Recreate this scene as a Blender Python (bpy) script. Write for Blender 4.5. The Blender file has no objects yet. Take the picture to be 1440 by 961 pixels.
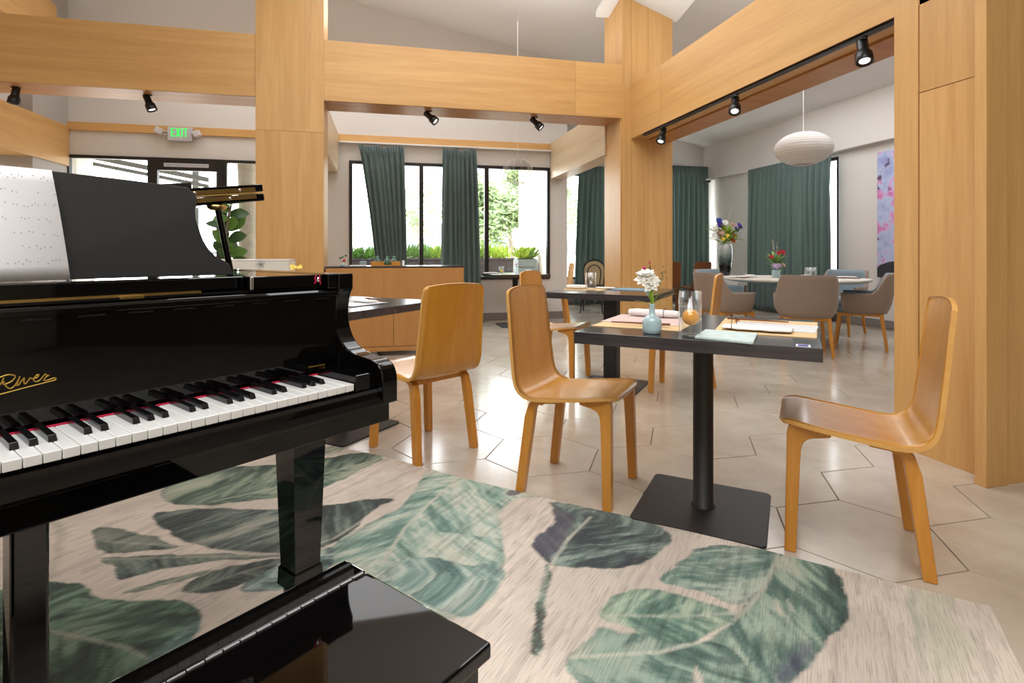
import bpy, bmesh, math, random
import numpy as np
from mathutils import Vector, Matrix, noise
random.seed(7)
R = math.radians
SC = bpy.context.scene
COL = SC.collection

# ------------------------------------------------------------------ camera
YAW = R(13.1)
cam = bpy.data.cameras.new('camera'); camo = bpy.data.objects.new('camera', cam); COL.objects.link(camo)
camo.location = (0, 0, 1.02); camo.rotation_euler = (R(90), 0, -YAW)
cam.sensor_width = 36; cam.lens = 772 / 1440 * 36; cam.shift_y = -(480.5 - 356) / 1440
cam.clip_start = .02; cam.clip_end = 200
SC.camera = camo
SC.view_settings.view_transform = 'Standard'; SC.view_settings.look = 'None'
SC.view_settings.gamma = 1; SC.view_settings.use_curve_mapping = False
SC.view_settings.exposure = 0.45
# ------------------------------------------------------------------ light
w = bpy.data.worlds.new('world'); SC.world = w; w.use_nodes = True
bg = w.node_tree.nodes['Background']; bg.inputs[0].default_value = (.93, .97, 1, 1); bg.inputs[1].default_value = 6.5
def light(name, kind, loc, rot, energy, color=(1, 1, 1), size=None, portal=False):
    l = bpy.data.lights.new(name, kind); l.energy = energy; l.color = color
    if size: l.shape = 'RECTANGLE'; l.size, l.size_y = size
    if portal: l.cycles.is_portal = True
    o = bpy.data.objects.new(name, l); COL.objects.link(o); o.location = loc; o.rotation_euler = rot
    return o
sun = light('sun', 'SUN', (0, 12, 8), (0, 0, 0), 5.0, (1, .95, .86)); sun.data.angle = R(1)
sun.rotation_euler = Vector((.45, -.45, -.76)).to_track_quat('-Z', 'Y').to_euler()
light('fill_light', 'AREA', (-.2, -.6, 4.3), (0, 0, 0), 175, (.97, .985, 1), (4.2, 2.6))  # added overhead area lights without fixtures, filling the rooms with soft light
light('fill_light', 'AREA', (.6, 3.9, 4.0), (0, 0, 0), 60, (.97, .985, 1), (3.0, 2.0))
light('fill_light', 'AREA', (-.5, 7.0, 4.05), (0, 0, 0), 40, (.97, .985, 1), (4.5, 1.4))
light('fill_light', 'AREA', (4.8, 5.6, 3.3), (0, 0, 0), 60, (.97, .985, 1), (2.4, 4.2))
light('upfill_light', 'AREA', (.9, 5.79, 3.12), (R(180), 0, 0), 14, (.97, .985, 1), (2.6, .3))  # added upward lights above the beams, put in to brighten the ceiling
light('upfill_light', 'AREA', (-2.6, 5.79, 3.12), (R(180), 0, 0), 14, (.97, .985, 1), (2.6, .3))
light('upfill_light', 'AREA', (2.9, 3.8, 2.9), (R(180), 0, 0), 12, (.97, .985, 1), (.3, 2.8))
light('window_portal', 'AREA', (1.0, 8.3, 1.5), (R(-90), 0, 0), 1, size=(3.1, 1.8), portal=True)
light('window_portal', 'AREA', (-2.8, 8.3, 1.15), (R(-90), 0, 0), 1, size=(2.4, 2.3), portal=True)

# ------------------------------------------------------------------ materials
MATS = {}
def newmat(name):
    m = bpy.data.materials.new(name); m.use_nodes = True
    nt = m.node_tree; b = nt.nodes['Principled BSDF']; MATS[name] = m
    return m, nt, b
def srgb(r, g, b):
    f = lambda c: c / 255 / 12.92 if c / 255 <= .04045 else ((c / 255 + .055) / 1.055) ** 2.4
    return (f(r), f(g), f(b), 1)
def plain(name, rgb, rough=.5, metal=0, bump=0, bscale=40, spec=.5, coat=0, var=0, vscale=6, emit=None, trans=0, sheen=0, ior=None):
    m, nt, b = newmat(name); N = nt.nodes; L = nt.links
    c = srgb(*rgb); b.inputs['Base Color'].default_value = c
    b.inputs['Roughness'].default_value = rough; b.inputs['Metallic'].default_value = metal
    b.inputs['Specular IOR Level'].default_value = spec; b.inputs['Coat Weight'].default_value = coat
    b.inputs['Coat Roughness'].default_value = .04
    if ior: b.inputs['IOR'].default_value = ior
    if trans: b.inputs['Transmission Weight'].default_value = trans
    if sheen: b.inputs['Sheen Weight'].default_value = sheen
    if emit: b.inputs['Emission Color'].default_value = c; b.inputs['Emission Strength'].default_value = emit
    if var or bump:
        tc = N.new('ShaderNodeTexCoord')
    if var:
        n = N.new('ShaderNodeTexNoise'); n.inputs['Scale'].default_value = vscale; n.inputs['Detail'].default_value = 5
        L.new(tc.outputs['Object'], n.inputs['Vector'])
        mx = N.new('ShaderNodeMix'); mx.data_type = 'RGBA'
        mx.inputs[6].default_value = tuple(x * (1 - var) for x in c[:3]) + (1,)
        mx.inputs[7].default_value = tuple(min(1, x * (1 + var)) for x in c[:3]) + (1,)
        L.new(n.outputs['Fac'], mx.inputs[0]); L.new(mx.outputs[2], b.inputs['Base Color'])
    if bump:
        n2 = N.new('ShaderNodeTexNoise'); n2.inputs['Scale'].default_value = bscale; n2.inputs['Detail'].default_value = 4
        L.new(tc.outputs['Object'], n2.inputs['Vector'])
        bp = N.new('ShaderNodeBump'); bp.inputs['Strength'].default_value = bump; bp.inputs['Distance'].default_value = .004
        L.new(n2.outputs['Fac'], bp.inputs['Height']); L.new(bp.outputs[0], b.inputs['Normal'])
    return m
def wood(name, dark, lite, axis, rough=.4, coat=0, fine=1.0, objvar=.12, knots=True, spec=.4):
    m, nt, b = newmat(name); N = nt.nodes; L = nt.links
    tc = N.new('ShaderNodeTexCoord'); mp = N.new('ShaderNodeMapping')
    oi = N.new('ShaderNodeObjectInfo')
    L.new(tc.outputs['Object'], mp.inputs['Vector'])
    sc = [9 * fine] * 3; sc['xyz'.index(axis)] = .55 * fine; mp.inputs['Scale'].default_value = sc
    ml = N.new('ShaderNodeVectorMath'); ml.operation = 'SCALE'; ml.inputs[0].default_value = (31, 17, 43)
    L.new(oi.outputs['Random'], ml.inputs['Scale']); L.new(ml.outputs[0], mp.inputs['Location'])
    n1 = N.new('ShaderNodeTexNoise'); n1.inputs['Scale'].default_value = 1; n1.inputs['Detail'].default_value = 8
    n1.inputs['Roughness'].default_value = .65; n1.inputs['Distortion'].default_value = .6
    L.new(mp.outputs[0], n1.inputs['Vector'])
    n2 = N.new('ShaderNodeTexNoise'); n2.inputs['Scale'].default_value = 7; n2.inputs['Detail'].default_value = 3
    L.new(mp.outputs[0], n2.inputs['Vector'])
    mm = N.new('ShaderNodeMath'); mm.operation = 'MULTIPLY_ADD'; mm.inputs[1].default_value = .3
    L.new(n2.outputs['Fac'], mm.inputs[0]); L.new(n1.outputs['Fac'], mm.inputs[2])
    cr = N.new('ShaderNodeValToRGB'); cr.color_ramp.elements[0].position = .38; cr.color_ramp.elements[1].position = .88
    cr.color_ramp.elements[0].color = srgb(*dark); cr.color_ramp.elements[1].color = srgb(*lite)
    L.new(mm.outputs[0], cr.inputs[0])
    hv = N.new('ShaderNodeHueSaturation'); mr = N.new('ShaderNodeMapRange')
    mr.inputs[3].default_value = 1 - objvar; mr.inputs[4].default_value = 1 + objvar
    L.new(oi.outputs['Random'], mr.inputs[0]); L.new(mr.outputs[0], hv.inputs['Value'])
    L.new(cr.outputs[0], hv.inputs['Color']); L.new(hv.outputs[0], b.inputs['Base Color'])
    b.inputs['Roughness'].default_value = rough; b.inputs['Coat Weight'].default_value = coat; b.inputs['Coat Roughness'].default_value = .18
    b.inputs['Specular IOR Level'].default_value = spec
    bp = N.new('ShaderNodeBump'); bp.inputs['Strength'].default_value = .12; bp.inputs['Distance'].default_value = .002
    L.new(n2.outputs['Fac'], bp.inputs['Height']); L.new(bp.outputs[0], b.inputs['Normal'])
    return m
OAKD, OAKL = (192, 144, 86), (216, 171, 110)
wood('oak_x', OAKD, OAKL, 'x', objvar=.04); wood('oak_y', OAKD, OAKL, 'y', objvar=.04); wood('oak_z', OAKD, OAKL, 'z', objvar=.05)
wood('pale_y', (196, 170, 136), (222, 200, 168), 'y', objvar=.03)
wood('ply', (190, 126, 38), (210, 150, 58), 'z', rough=.3, coat=.45, fine=1.6, objvar=.04)
wood('ply_edge', (214, 158, 84), (232, 180, 104), 'x', rough=.4, fine=2, objvar=.03)
wood('leg', (190, 122, 38), (214, 150, 64), 'z', rough=.35, coat=.25, fine=2.2, objvar=.05)
wood('brown_ply', (104, 62, 34), (134, 84, 48), 'z', rough=.35, coat=.3, fine=1.6, objvar=.04)
wood('cabinet', (176, 122, 66), (190, 138, 80), 'z', rough=.45, objvar=.05)
wood('black_oak', (30, 27, 30), (66, 60, 64), 'x', rough=.22, coat=.3, fine=3, objvar=.02, spec=.6)
wood('walnut', (96, 52, 30), (138, 80, 48), 'x', rough=.5, fine=5)
plain('paint', (212, 207, 202), .75, bump=.05, bscale=90)
plain('paint_grey', (176, 170, 166), .75)
plain('ceil_paint', (226, 223, 221), .8, bump=.04, bscale=60)
plain('wall_dark', (92, 88, 84), .8)
wood('oak_shaded', (164, 108, 56), (190, 134, 76), 'x', objvar=.02)  # oak veneer darkened, shade of the beam undersides put into its colour
plain('white_trim', (226, 224, 220), .5)
plain('base_grey', (128, 120, 116), .6)
plain('black_frame', (26, 25, 27), .4, spec=.5)
plain('black_metal', (30, 29, 30), .5, bump=.05, bscale=200)
plain('spot_black', (20, 20, 22), .35)
plain('lamp_lens', (236, 232, 224), .1, emit=1.2)
plain('piano_black', (6, 5, 5), .03, spec=.42)
plain('desk_black', (54, 54, 54), .06, spec=.5)
plain('satin_black', (14, 13, 13), .3)
plain('key_white', (244, 243, 240), .12, coat=.6)
plain('key_black', (14, 14, 16), .2, coat=.3)
plain('red_felt', (196, 22, 62), .9)
plain('brass', (222, 184, 112), .28, metal=1, var=.2, vscale=30)
plain('gold_letter', (206, 166, 74), .35, metal=.8)
plain('dull_steel', (150, 150, 154), .3, metal=1)
plain('chrome', (230, 230, 232), .12, metal=1)
plain('paper', (250, 250, 253), .85)
plain('ink', (120, 124, 140), .9)
plain('cloth_white', (238, 236, 236), .9, bump=.3, bscale=25)
plain('mat_tan', (232, 200, 150), .7, var=.06, vscale=60)
plain('mat_pink', (222, 196, 190), .7, var=.2, vscale=18)
plain('menu_print', (222, 224, 228), .6, var=.3, vscale=50)
plain('mint_print', (206, 226, 224), .6, var=.35, vscale=26)
plain('blue_cloth', (128, 156, 172), .85)
plain('celadon', (176, 204, 210), .18, coat=.6)
plain('sticker_white', (236, 236, 240), .5); plain('sticker_blue', (56, 58, 150), .5)
plain('taupe', (146, 128, 114), .7, bump=.08, bscale=180, sheen=.2)
plain('slate', (134, 150, 160), .8, bump=.1, bscale=160, sheen=.3)
plain('table_blue', (150, 170, 172), .5); plain('table_rim', (214, 208, 198), .5)
plain('cane', (178, 156, 118), .7, bump=.4, bscale=120)
plain('leaf_green', (92, 138, 52), .5, var=.25, vscale=8)
plain('leaf_dark', (58, 92, 50), .45, var=.3, vscale=6)
plain('leaf_lime', (160, 190, 60), .5, var=.25, vscale=12)
plain('leaf_tree', (136, 158, 108), .7, var=.35, vscale=2)
plain('bark', (140, 130, 118), .9, bump=1, bscale=14, var=.25, vscale=9)
plain('petal_white', (250, 248, 240), .6); plain('petal_pink', (222, 48, 120), .6); plain('petal_red', (196, 28, 44), .6)
plain('petal_purple', (104, 64, 186), .6); plain('petal_lilac', (204, 176, 214), .6); plain('petal_orange', (240, 140, 40), .6)
plain('petal_yellow', (244, 216, 96), .6); plain('petal_blush', (220, 178, 168), .6); plain('petal_blue', (66, 72, 170), .6)
plain('twig', (150, 120, 84), .8); plain('twig_pale', (204, 194, 178), .8)
plain('exit_plate', (190, 190, 196), .5); plain('exit_green', (20, 214, 70), .5, emit=1.1)
plain('head_plastic', (206, 202, 202), .45)
plain('planter_dark', (62, 60, 66), .7); plain('planter_grey', (126, 138, 140), .7)
plain('stucco', (228, 224, 214), .9, bump=.2, bscale=30); plain('stucco_warm', (206, 198, 180), .9)
plain('ext_metal', (120, 126, 130), .5); plain('concrete', (196, 192, 184), .9, var=.08)
plain('roof_far', (206, 196, 188), .9)
plain('lantern', (206, 202, 198), .8); plain('amber', (255, 172, 14), .08, spec=.6, coat=.5)
plain('folder_black', (24, 24, 26), .5)
plain('green_glass', (120, 168, 150), .08, trans=.7, ior=1.45)

# window glass and clear glass: real see-through panes with a Fresnel sheen
def glass(name, tint, refl=.06, rough=.0, edge=.5):
    m = bpy.data.materials.new(name); m.use_nodes = True; nt = m.node_tree; N = nt.nodes; L = nt.links
    N.remove(N['Principled BSDF'])
    t = N.new('ShaderNodeBsdfTransparent'); t.inputs[0].default_value = tint
    g = N.new('ShaderNodeBsdfGlossy'); g.inputs[0].default_value = (.95, .97, 1, 1); g.inputs['Roughness'].default_value = rough
    lw = N.new('ShaderNodeLayerWeight'); lw.inputs[0].default_value = .25
    mr = N.new('ShaderNodeMapRange'); mr.inputs[3].default_value = refl; mr.inputs[4].default_value = edge
    L.new(lw.outputs['Facing'], mr.inputs[0]); mx = N.new('ShaderNodeMixShader')
    L.new(mr.outputs[0], mx.inputs[0]); L.new(t.outputs[0], mx.inputs[1]); L.new(g.outputs[0], mx.inputs[2])
    L.new(mx.outputs[0], N['Material Output'].inputs[0]); MATS[name] = m
glass('pane', (.97, .98, .98, 1), .03, edge=.25); glass('clear_glass', (.975, .98, .98, 1), .04, .02, .42)
glass('paper_shell', (.82, .80, .78, 1), .0, .6, .35)

# vase with a pale top running into black
m, nt, b = newmat('vase_fade'); N = nt.nodes; L = nt.links
tc = N.new('ShaderNodeTexCoord'); sp = N.new('ShaderNodeSeparateXYZ'); L.new(tc.outputs['Object'], sp.inputs[0])
nz = N.new('ShaderNodeTexNoise'); nz.inputs['Scale'].default_value = 22; L.new(tc.outputs['Object'], nz.inputs['Vector'])
ma = N.new('ShaderNodeMath'); ma.operation = 'MULTIPLY_ADD'; ma.inputs[1].default_value = .14; L.new(nz.outputs['Fac'], ma.inputs[0]); L.new(sp.outputs['Z'], ma.inputs[2])
cr = N.new('ShaderNodeValToRGB'); e = cr.color_ramp.elements
e[0].position = .24; e[0].color = srgb(24, 24, 24); e[1].position = .62; e[1].color = srgb(222, 226, 222)
x = cr.color_ramp.elements.new(.38); x.color = srgb(96, 118, 116)
L.new(ma.outputs[0], cr.inputs[0]); L.new(cr.outputs[0], b.inputs['Base Color']); b.inputs['Roughness'].default_value = .12; b.inputs['Coat Weight'].default_value = .6

# painting: lilac ground with pink blossom and dark rock
m, nt, b = newmat('canvas'); N = nt.nodes; L = nt.links
tc = N.new('ShaderNodeTexCoord'); n1 = N.new('ShaderNodeTexNoise'); n1.inputs['Scale'].default_value = 6.5; n1.inputs['Detail'].default_value = 8; n1.inputs['Distortion'].default_value = .4
L.new(tc.outputs['Object'], n1.inputs['Vector'])
cr = N.new('ShaderNodeValToRGB'); e = cr.color_ramp.elements
e[0].position = .3; e[0].color = srgb(146, 150, 196); e[1].position = .72; e[1].color = srgb(188, 176, 206)
for p_, c_ in ((.5, (176, 186, 216)), (.58, (204, 150, 196)), (.64, (196, 96, 158))):
    x = cr.color_ramp.elements.new(p_); x.color = srgb(*c_)
L.new(n1.outputs['Fac'], cr.inputs[0]); n2 = N.new('ShaderNodeTexNoise'); n2.inputs['Scale'].default_value = 9; n2.inputs['Detail'].default_value = 5
L.new(tc.outputs['Object'], n2.inputs['Vector']); c2 = N.new('ShaderNodeValToRGB'); c2.color_ramp.elements[0].position = .62; c2.color_ramp.elements[1].position = .68
L.new(n2.outputs['Fac'], c2.inputs[0]); mx = N.new('ShaderNodeMix'); mx.data_type = 'RGBA'; L.new(c2.outputs[0], mx.inputs[0])
L.new(cr.outputs[0], mx.inputs[6]); mx.inputs[7].default_value = srgb(96, 70, 104)
L.new(mx.outputs[2], b.inputs['Base Color']); b.inputs['Roughness'].default_value = .7
plain('rock_paint', (44, 44, 48), .7, var=.4, vscale=20)

# porcelain tile
m, nt, b = newmat('tile'); N = nt.nodes; L = nt.links
tc = N.new('ShaderNodeTexCoord'); oi = N.new('ShaderNodeObjectInfo'); ge = N.new('ShaderNodeNewGeometry')
n1 = N.new('ShaderNodeTexNoise'); n1.inputs['Scale'].default_value = 3.0; n1.inputs['Detail'].default_value = 7; n1.inputs['Roughness'].default_value = .62; n1.inputs['Distortion'].default_value = .25
L.new(ge.outputs['Position'], n1.inputs['Vector'])
cr = N.new('ShaderNodeValToRGB'); e = cr.color_ramp.elements
e[0].position = .3; e[0].color = srgb(184, 170, 154); e[1].position = .7; e[1].color = srgb(207, 196, 181)
L.new(n1.outputs['Fac'], cr.inputs[0]); hv = N.new('ShaderNodeHueSaturation'); mr = N.new('ShaderNodeMapRange')
mr.inputs[3].default_value = .95; mr.inputs[4].default_value = 1.04; L.new(oi.outputs['Random'], mr.inputs[0]); L.new(mr.outputs[0], hv.inputs['Value'])
L.new(cr.outputs[0], hv.inputs['Color']); L.new(hv.outputs[0], b.inputs['Base Color']); b.inputs['Roughness'].default_value = .2; b.inputs['Coat Weight'].default_value = .35; b.inputs['Coat Roughness'].default_value = .12
b.inputs['Specular IOR Level'].default_value = .6
bp = N.new('ShaderNodeBump'); bp.inputs['Strength'].default_value = .06; bp.inputs['Distance'].default_value = .003; L.new(n1.outputs['Fac'], bp.inputs['Height']); L.new(bp.outputs[0], b.inputs['Normal'])
plain('grout', (120, 106, 92), .9)

# curtain cloth, some light comes through
m, nt, b = newmat('curtain'); N = nt.nodes; L = nt.links
b.inputs['Base Color'].default_value = srgb(98, 114, 114); b.inputs['Roughness'].default_value = .85; b.inputs['Sheen Weight'].default_value = .2
tr = N.new('ShaderNodeBsdfTranslucent'); tr.inputs[0].default_value = srgb(130, 160, 140); mx = N.new('ShaderNodeMixShader'); mx.inputs[0].default_value = .22
L.new(b.outputs[0], mx.inputs[1]); L.new(tr.outputs[0], mx.inputs[2]); L.new(mx.outputs[0], N['Material Output'].inputs[0])

# rug: colour comes with the mesh (a printed weave), fine streaks on top
m, nt, b = newmat('rug_print'); N = nt.nodes; L = nt.links
at = N.new('ShaderNodeAttribute'); at.attribute_name = 'print'; tc = N.new('ShaderNodeTexCoord'); mp = N.new('ShaderNodeMapping')
mp.inputs['Scale'].default_value = (300, 11, 1); vr = N.new('ShaderNodeVectorRotate'); vr.rotation_type = 'Z_AXIS'; vr.inputs['Angle'].default_value = R(-137.5); L.new(tc.outputs['Object'], vr.inputs['Vector']); L.new(vr.outputs[0], mp.inputs[0])
n1 = N.new('ShaderNodeTexNoise'); n1.inputs['Scale'].default_value = 1; n1.inputs['Detail'].default_value = 3; L.new(mp.outputs[0], n1.inputs['Vector'])
mr = N.new('ShaderNodeMapRange'); mr.inputs[1].default_value = .34; mr.inputs[2].default_value = .52; mr.inputs[3].default_value = .74; mr.inputs[4].default_value = 1.03
L.new(n1.outputs['Fac'], mr.inputs[0]); vm = N.new('ShaderNodeVectorMath'); vm.operation = 'SCALE'
L.new(at.outputs['Color'], vm.inputs[0]); L.new(mr.outputs[0], vm.inputs['Scale']); L.new(vm.outputs[0], b.inputs['Base Color'])
b.inputs['Roughness'].default_value = .85; b.inputs['Sheen Weight'].default_value = .15
bp = N.new('ShaderNodeBump'); bp.inputs['Strength'].default_value = .25; bp.inputs['Distance'].default_value = .002; L.new(n1.outputs['Fac'], bp.inputs['Height']); L.new(bp.outputs[0], b.inputs['Normal'])

# ------------------------------------------------------------------ mesh helpers
class MB:
    def __init__(s): s.v = []; s.f = []; s.m = []; s.s = []
    def add(s, vs, fs, mat=0, smooth=False):
        n = len(s.v); s.v += [tuple(p) for p in vs]
        for f in fs: s.f.append([i + n for i in f]); s.m.append(mat); s.s.append(smooth)
        return s
    def box(s, x0, x1, y0, y1, z0, z1, mat=0, M=None):
        vs = [Vector((x, y, z)) for z in (z0, z1) for y in (y0, y1) for x in (x0, x1)]
        if M: vs = [M @ p for p in vs]
        return s.add(vs, [(0, 2, 3, 1), (4, 5, 7, 6), (0, 1, 5, 4), (2, 6, 7, 3), (0, 4, 6, 2), (1, 3, 7, 5)], mat)
    def prism(s, pts, pl, lo, hi, mat=0, smooth=False, fn=None):
        def P(a, b, c): return {'xy': (a, b, c), 'xz': (a, c, b), 'yz': (c, a, b)}[pl]
        n = len(pts); vs = [P(a, b, lo) for a, b in pts] + [P(a, b, hi) for a, b in pts]
        if fn: vs = [fn(*q) for q in vs]
        s.add(vs, [list(range(n)), list(range(2 * n - 1, n - 1, -1))], mat)
        k = len(s.v) - 2 * n
        for i in range(n):
            j = (i + 1) % n; s.f.append([k + i, k + n + i, k + n + j, k + j]); s.m.append(mat); s.s.append(smooth)
        return s
    def tube(s, path, r, n=8, mat=0, closed=False, flat=1.0):
        path = [Vector(p) for p in path]; k = len(path); rs = r if isinstance(r, (list, tuple)) else [r] * k
        vs = []; up = None
        for i, p in enumerate(path):
            a = path[(i - 1) % k] if (i or closed) else p; c = path[(i + 1) % k] if (i < k - 1 or closed) else p
            t = (c - a).normalized()
            if up is None: up = Vector((0, 0, 1)) if abs(t.z) < .9 else Vector((1, 0, 0))
            u = (up - t * up.dot(t)).normalized(); q = t.cross(u); up = u
            for j in range(n):
                an = 2 * math.pi * j / n; vs.append(p + (u * math.cos(an) + q * math.sin(an) * flat) * rs[i])
        fs = []
        for i in range(k if closed else k - 1):
            for j in range(n):
                a = i * n + j; b_ = i * n + (j + 1) % n; c = ((i + 1) % k) * n; fs.append([a, b_, c + (j + 1) % n, c + j])
        s.add(vs, fs, mat, True)
        if not closed: s.add(vs[:n], [list(range(n))[::-1]], mat); s.add(vs[-n:], [list(range(n))], mat)
        return s
    def lathe(s, prof, n=24, cx=0, cy=0, mat=0, ax=None):
        vs = []
        for r, z in prof:
            for j in range(n):
                a = 2 * math.pi * j / n; vs.append((cx + r * math.cos(a), cy + r * math.sin(a), z))
        if ax: vs = [ax @ Vector(p) for p in vs]
        fs = []
        for i in range(len(prof) - 1):
            for j in range(n):
                a = i * n + j; b_ = i * n + (j + 1) % n; fs.append([a, b_, b_ + n, a + n])
        s.add(vs, fs, mat, True)
        for i, rev in ((0, True), (len(prof) - 1, False)):
            if prof[i][0] > 1e-4:
                s.add(vs[i * n:(i + 1) * n], [list(range(n))[::-1] if rev else list(range(n))], mat)
        return s
    def ball(s, c, r, mat=0, n=10, m=7, M=None):
        if not isinstance(r, (tuple, list)): r = (r, r, r)
        vs = []; fs = []
        for i in range(m + 1):
            th = math.pi * i / m
            for j in range(n):
                ph = 2 * math.pi * j / n
                p = Vector((r[0] * math.sin(th) * math.cos(ph), r[1] * math.sin(th) * math.sin(ph), r[2] * math.cos(th)))
                if M: p = M @ p
                vs.append(Vector(c) + p)
        for i in range(m):
            for j in range(n):
                a = i * n + j; b_ = i * n + (j + 1) % n; fs.append([a, a + n, b_ + n, b_])
        return s.add(vs, fs, mat, True)
    def build(s, name, mats, parent=None, bevel=0, loc=None, rotz=None, seg=2):
        me = bpy.data.meshes.new(name); me.from_pydata(s.v, [], s.f)
        for q in ([mats] if isinstance(mats, str) else mats): me.materials.append(MATS[q])
        me.polygons.foreach_set('material_index', s.m); me.polygons.foreach_set('use_smooth', s.s); me.update()
        o = bpy.data.objects.new(name, me); COL.objects.link(o)
        if parent: o.parent = parent
        if loc: o.location = loc
        if rotz is not None: o.rotation_euler[2] = rotz
        if bevel:
            bv = o.modifiers.new('bevel', 'BEVEL'); bv.width = bevel; bv.segments = seg; bv.limit_method = 'ANGLE'; bv.angle_limit = R(40)
        return o
def tag(o, label=None, cat=None, group=None, kind=None):
    if label: o['label'] = label
    if cat: o['category'] = cat
    if group: o['group'] = group
    if kind: o['kind'] = kind
    return o
def empty(name, loc=(0, 0, 0), rz=0, **k):
    o = bpy.data.objects.new(name, None); o.empty_display_size = .1; COL.objects.link(o); o.location = loc; o.rotation_euler = (0, 0, rz)
    return tag(o, **k)
def copy_tree(o, loc=None, rz=None, parent=None):
    c = o.copy(); COL.objects.link(c); c.parent = parent
    if loc is not None: c.location = loc
    if rz is not None: c.rotation_euler[2] = rz
    for ch in list(o.children): copy_tree(ch, parent=c)
    return c
def bx(name, mat, x0, x1, y0, y1, z0, z1, parent=None, bevel=0, **k):
    return tag(MB().box(x0, x1, y0, y1, z0, z1).build(name, mat, parent, bevel), **k)
def text_mesh(name, txt, size, mat, parent, loc, rot, extrude=.001, shear=0, offset=0, align='CENTER', sx=1):
    cu = bpy.data.curves.new(name, 'FONT'); cu.body = txt; cu.size = size; cu.extrude = extrude; cu.shear = shear; cu.offset = offset
    cu.align_x = align; cu.align_y = 'CENTER'; t = bpy.data.objects.new(name, cu); COL.objects.link(t)
    bpy.context.view_layer.update()
    me = bpy.data.meshes.new_from_object(t.evaluated_get(bpy.context.evaluated_depsgraph_get()))
    bpy.data.objects.remove(t); me.materials.clear(); me.materials.append(MATS[mat])
    o = bpy.data.objects.new(name, me); COL.objects.link(o); o.parent = parent; o.location = loc; o.rotation_euler = rot; o.scale = (sx, 1, 1)
    return o

# ------------------------------------------------------------------ the room
def structure(o): o['kind'] = 'structure'; return o
def hexpts(r, cx=0, cy=0): return [(cx + r * math.cos(R(60 * i)), cy + r * math.sin(R(60 * i))) for i in range(6)]
fl = structure(bx('floor', 'grout', -7, 7.2, -3.2, 10.6, -.12, -.004))
SIDE = .2985; TR = SIDE - .0028
tile_me = None
cells = []
for i in range(-22, 20):
    for j in range(-14, 26):
        cu_ = 1.829 + SIDE + i * 1.5 * SIDE; cv_ = 1.902 + (j + (i % 2) * .5) * math.sqrt(3) * SIDE
        if not (-6.6 < cu_ < 6.6 and -3 < cv_ < 10.4): continue
        X = cu_ * math.cos(YAW) - cv_ * math.sin(YAW); Y = cu_ * math.sin(YAW) + cv_ * math.cos(YAW)
        vis = Y > 1.0 and abs(X) < Y * 1.02 + .3 and not (cv_ > 8.2 and cu_ < 2.8)
        cells.append((Y if vis else 99 + Y, cu_, cv_))
cells.sort()
proto = None; rest = MB()
def tile_mb(cx=0, cy=0):
    mb = MB(); a = hexpts(TR, cx, cy); b_ = hexpts(TR - .0015, cx, cy)
    vs = [(x, y, -.006) for x, y in a] + [(x, y, -.001) for x, y in a] + [(x, y, 0) for x, y in b_]
    fs = [list(range(12, 18))]
    for k in (0, 6):
        for q in range(6): fs.append([k + q, k + (q + 1) % 6, k + 6 + (q + 1) % 6, k + 6 + q])
    return vs, fs
for n, (d, cu_, cv_) in enumerate(cells):
    if n < 290:
        if proto is None:
            proto = MB().add(*tile_mb()).build('tile', 'tile', fl, loc=(cu_, cv_, 0))
        else:
            c = proto.copy(); COL.objects.link(c); c.location = (cu_, cv_, 0)
    else: rest.add(*tile_mb(cu_, cv_))
o = rest.build('far_tiles', 'tile', fl); o['kind'] = 'stuff'

# back wall with window openings (v = 8.15), openings: door glazing, middle window
VB = 8.15
def wall_with_holes(name, mat, u0, u1, z0, z1, y0, y1, holes, axis='u'):
    mb = MB(); us = sorted({u0, u1} | {h[0] for h in holes} | {h[1] for h in holes})
    for a, b_ in zip(us[:-1], us[1:]):
        hs = [h for h in holes if h[0] <= a + 1e-6 and h[1] >= b_ - 1e-6]; zs = [(z0, z1)]
        for h in hs:
            nz_ = []
            for p, q in zs:
                if h[2] > p: nz_.append((p, min(q, h[2])))
                if h[3] < q: nz_.append((max(p, h[3]), q))
            zs = nz_
        for p, q in zs:
            if q - p > 1e-4:
                if axis == 'u': mb.box(a, b_, y0, y1, p, q)
                else: mb.box(y0, y1, a, b_, p, q)
    return structure(mb.build(name, mat))
wall_with_holes('wall_back', 'paint', -4.1, 2.78, 0, 5.4, VB, VB + .25, [(-3.97, -1.3, .02, 2.285), (-.487, 2.496, .62, 2.34)])
bx('wall_back_return', 'stucco', 2.53, 2.78, VB + .25, 10.3, 0, 4.6, kind='structure')
wall_with_holes('wall_dining_back', 'paint', 2.78, 6.9, 0, 4.6, 10.3, 10.5, [(3.3, 6.56, .5, 2.6)])
wall_with_holes('wall_right', 'paint', 1.75, 10.5, 0, 4.2, 6.62, 6.82, [(6.89, 9.0, .62, 2.47)], 'v')
bx('wall_right_bulkhead', 'paint', 6.50, 6.62, 2.3, 10.3, 2.53, 3.4, kind='structure')
bx('wall_left', 'paint_grey', -4.3, -3.95, 7.42, VB, 0, 5.6, kind='structure')
bx('wall_left_far', 'stucco', -6.9, -6.7, -3.2, VB + .2, 0, 5.6, kind='structure')
bx('wall_left_upper', 'paint', -4.3, -4.1, -3.2, 7.42, 2.64, 5.6, kind='structure')
bx('wall_rear', 'stucco_warm', -7, 7, -3.2, -3.0, 0, 5.8, kind='structure')
bx('wall_right_near', 'wall_dark', 4.6, 4.8, -3.2, 1.85, 0, 5, kind='structure')
bx('wall_dining_front', 'paint', 3.3, 6.82, 1.85, 2.05, 0, 4.4, kind='structure')
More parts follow.
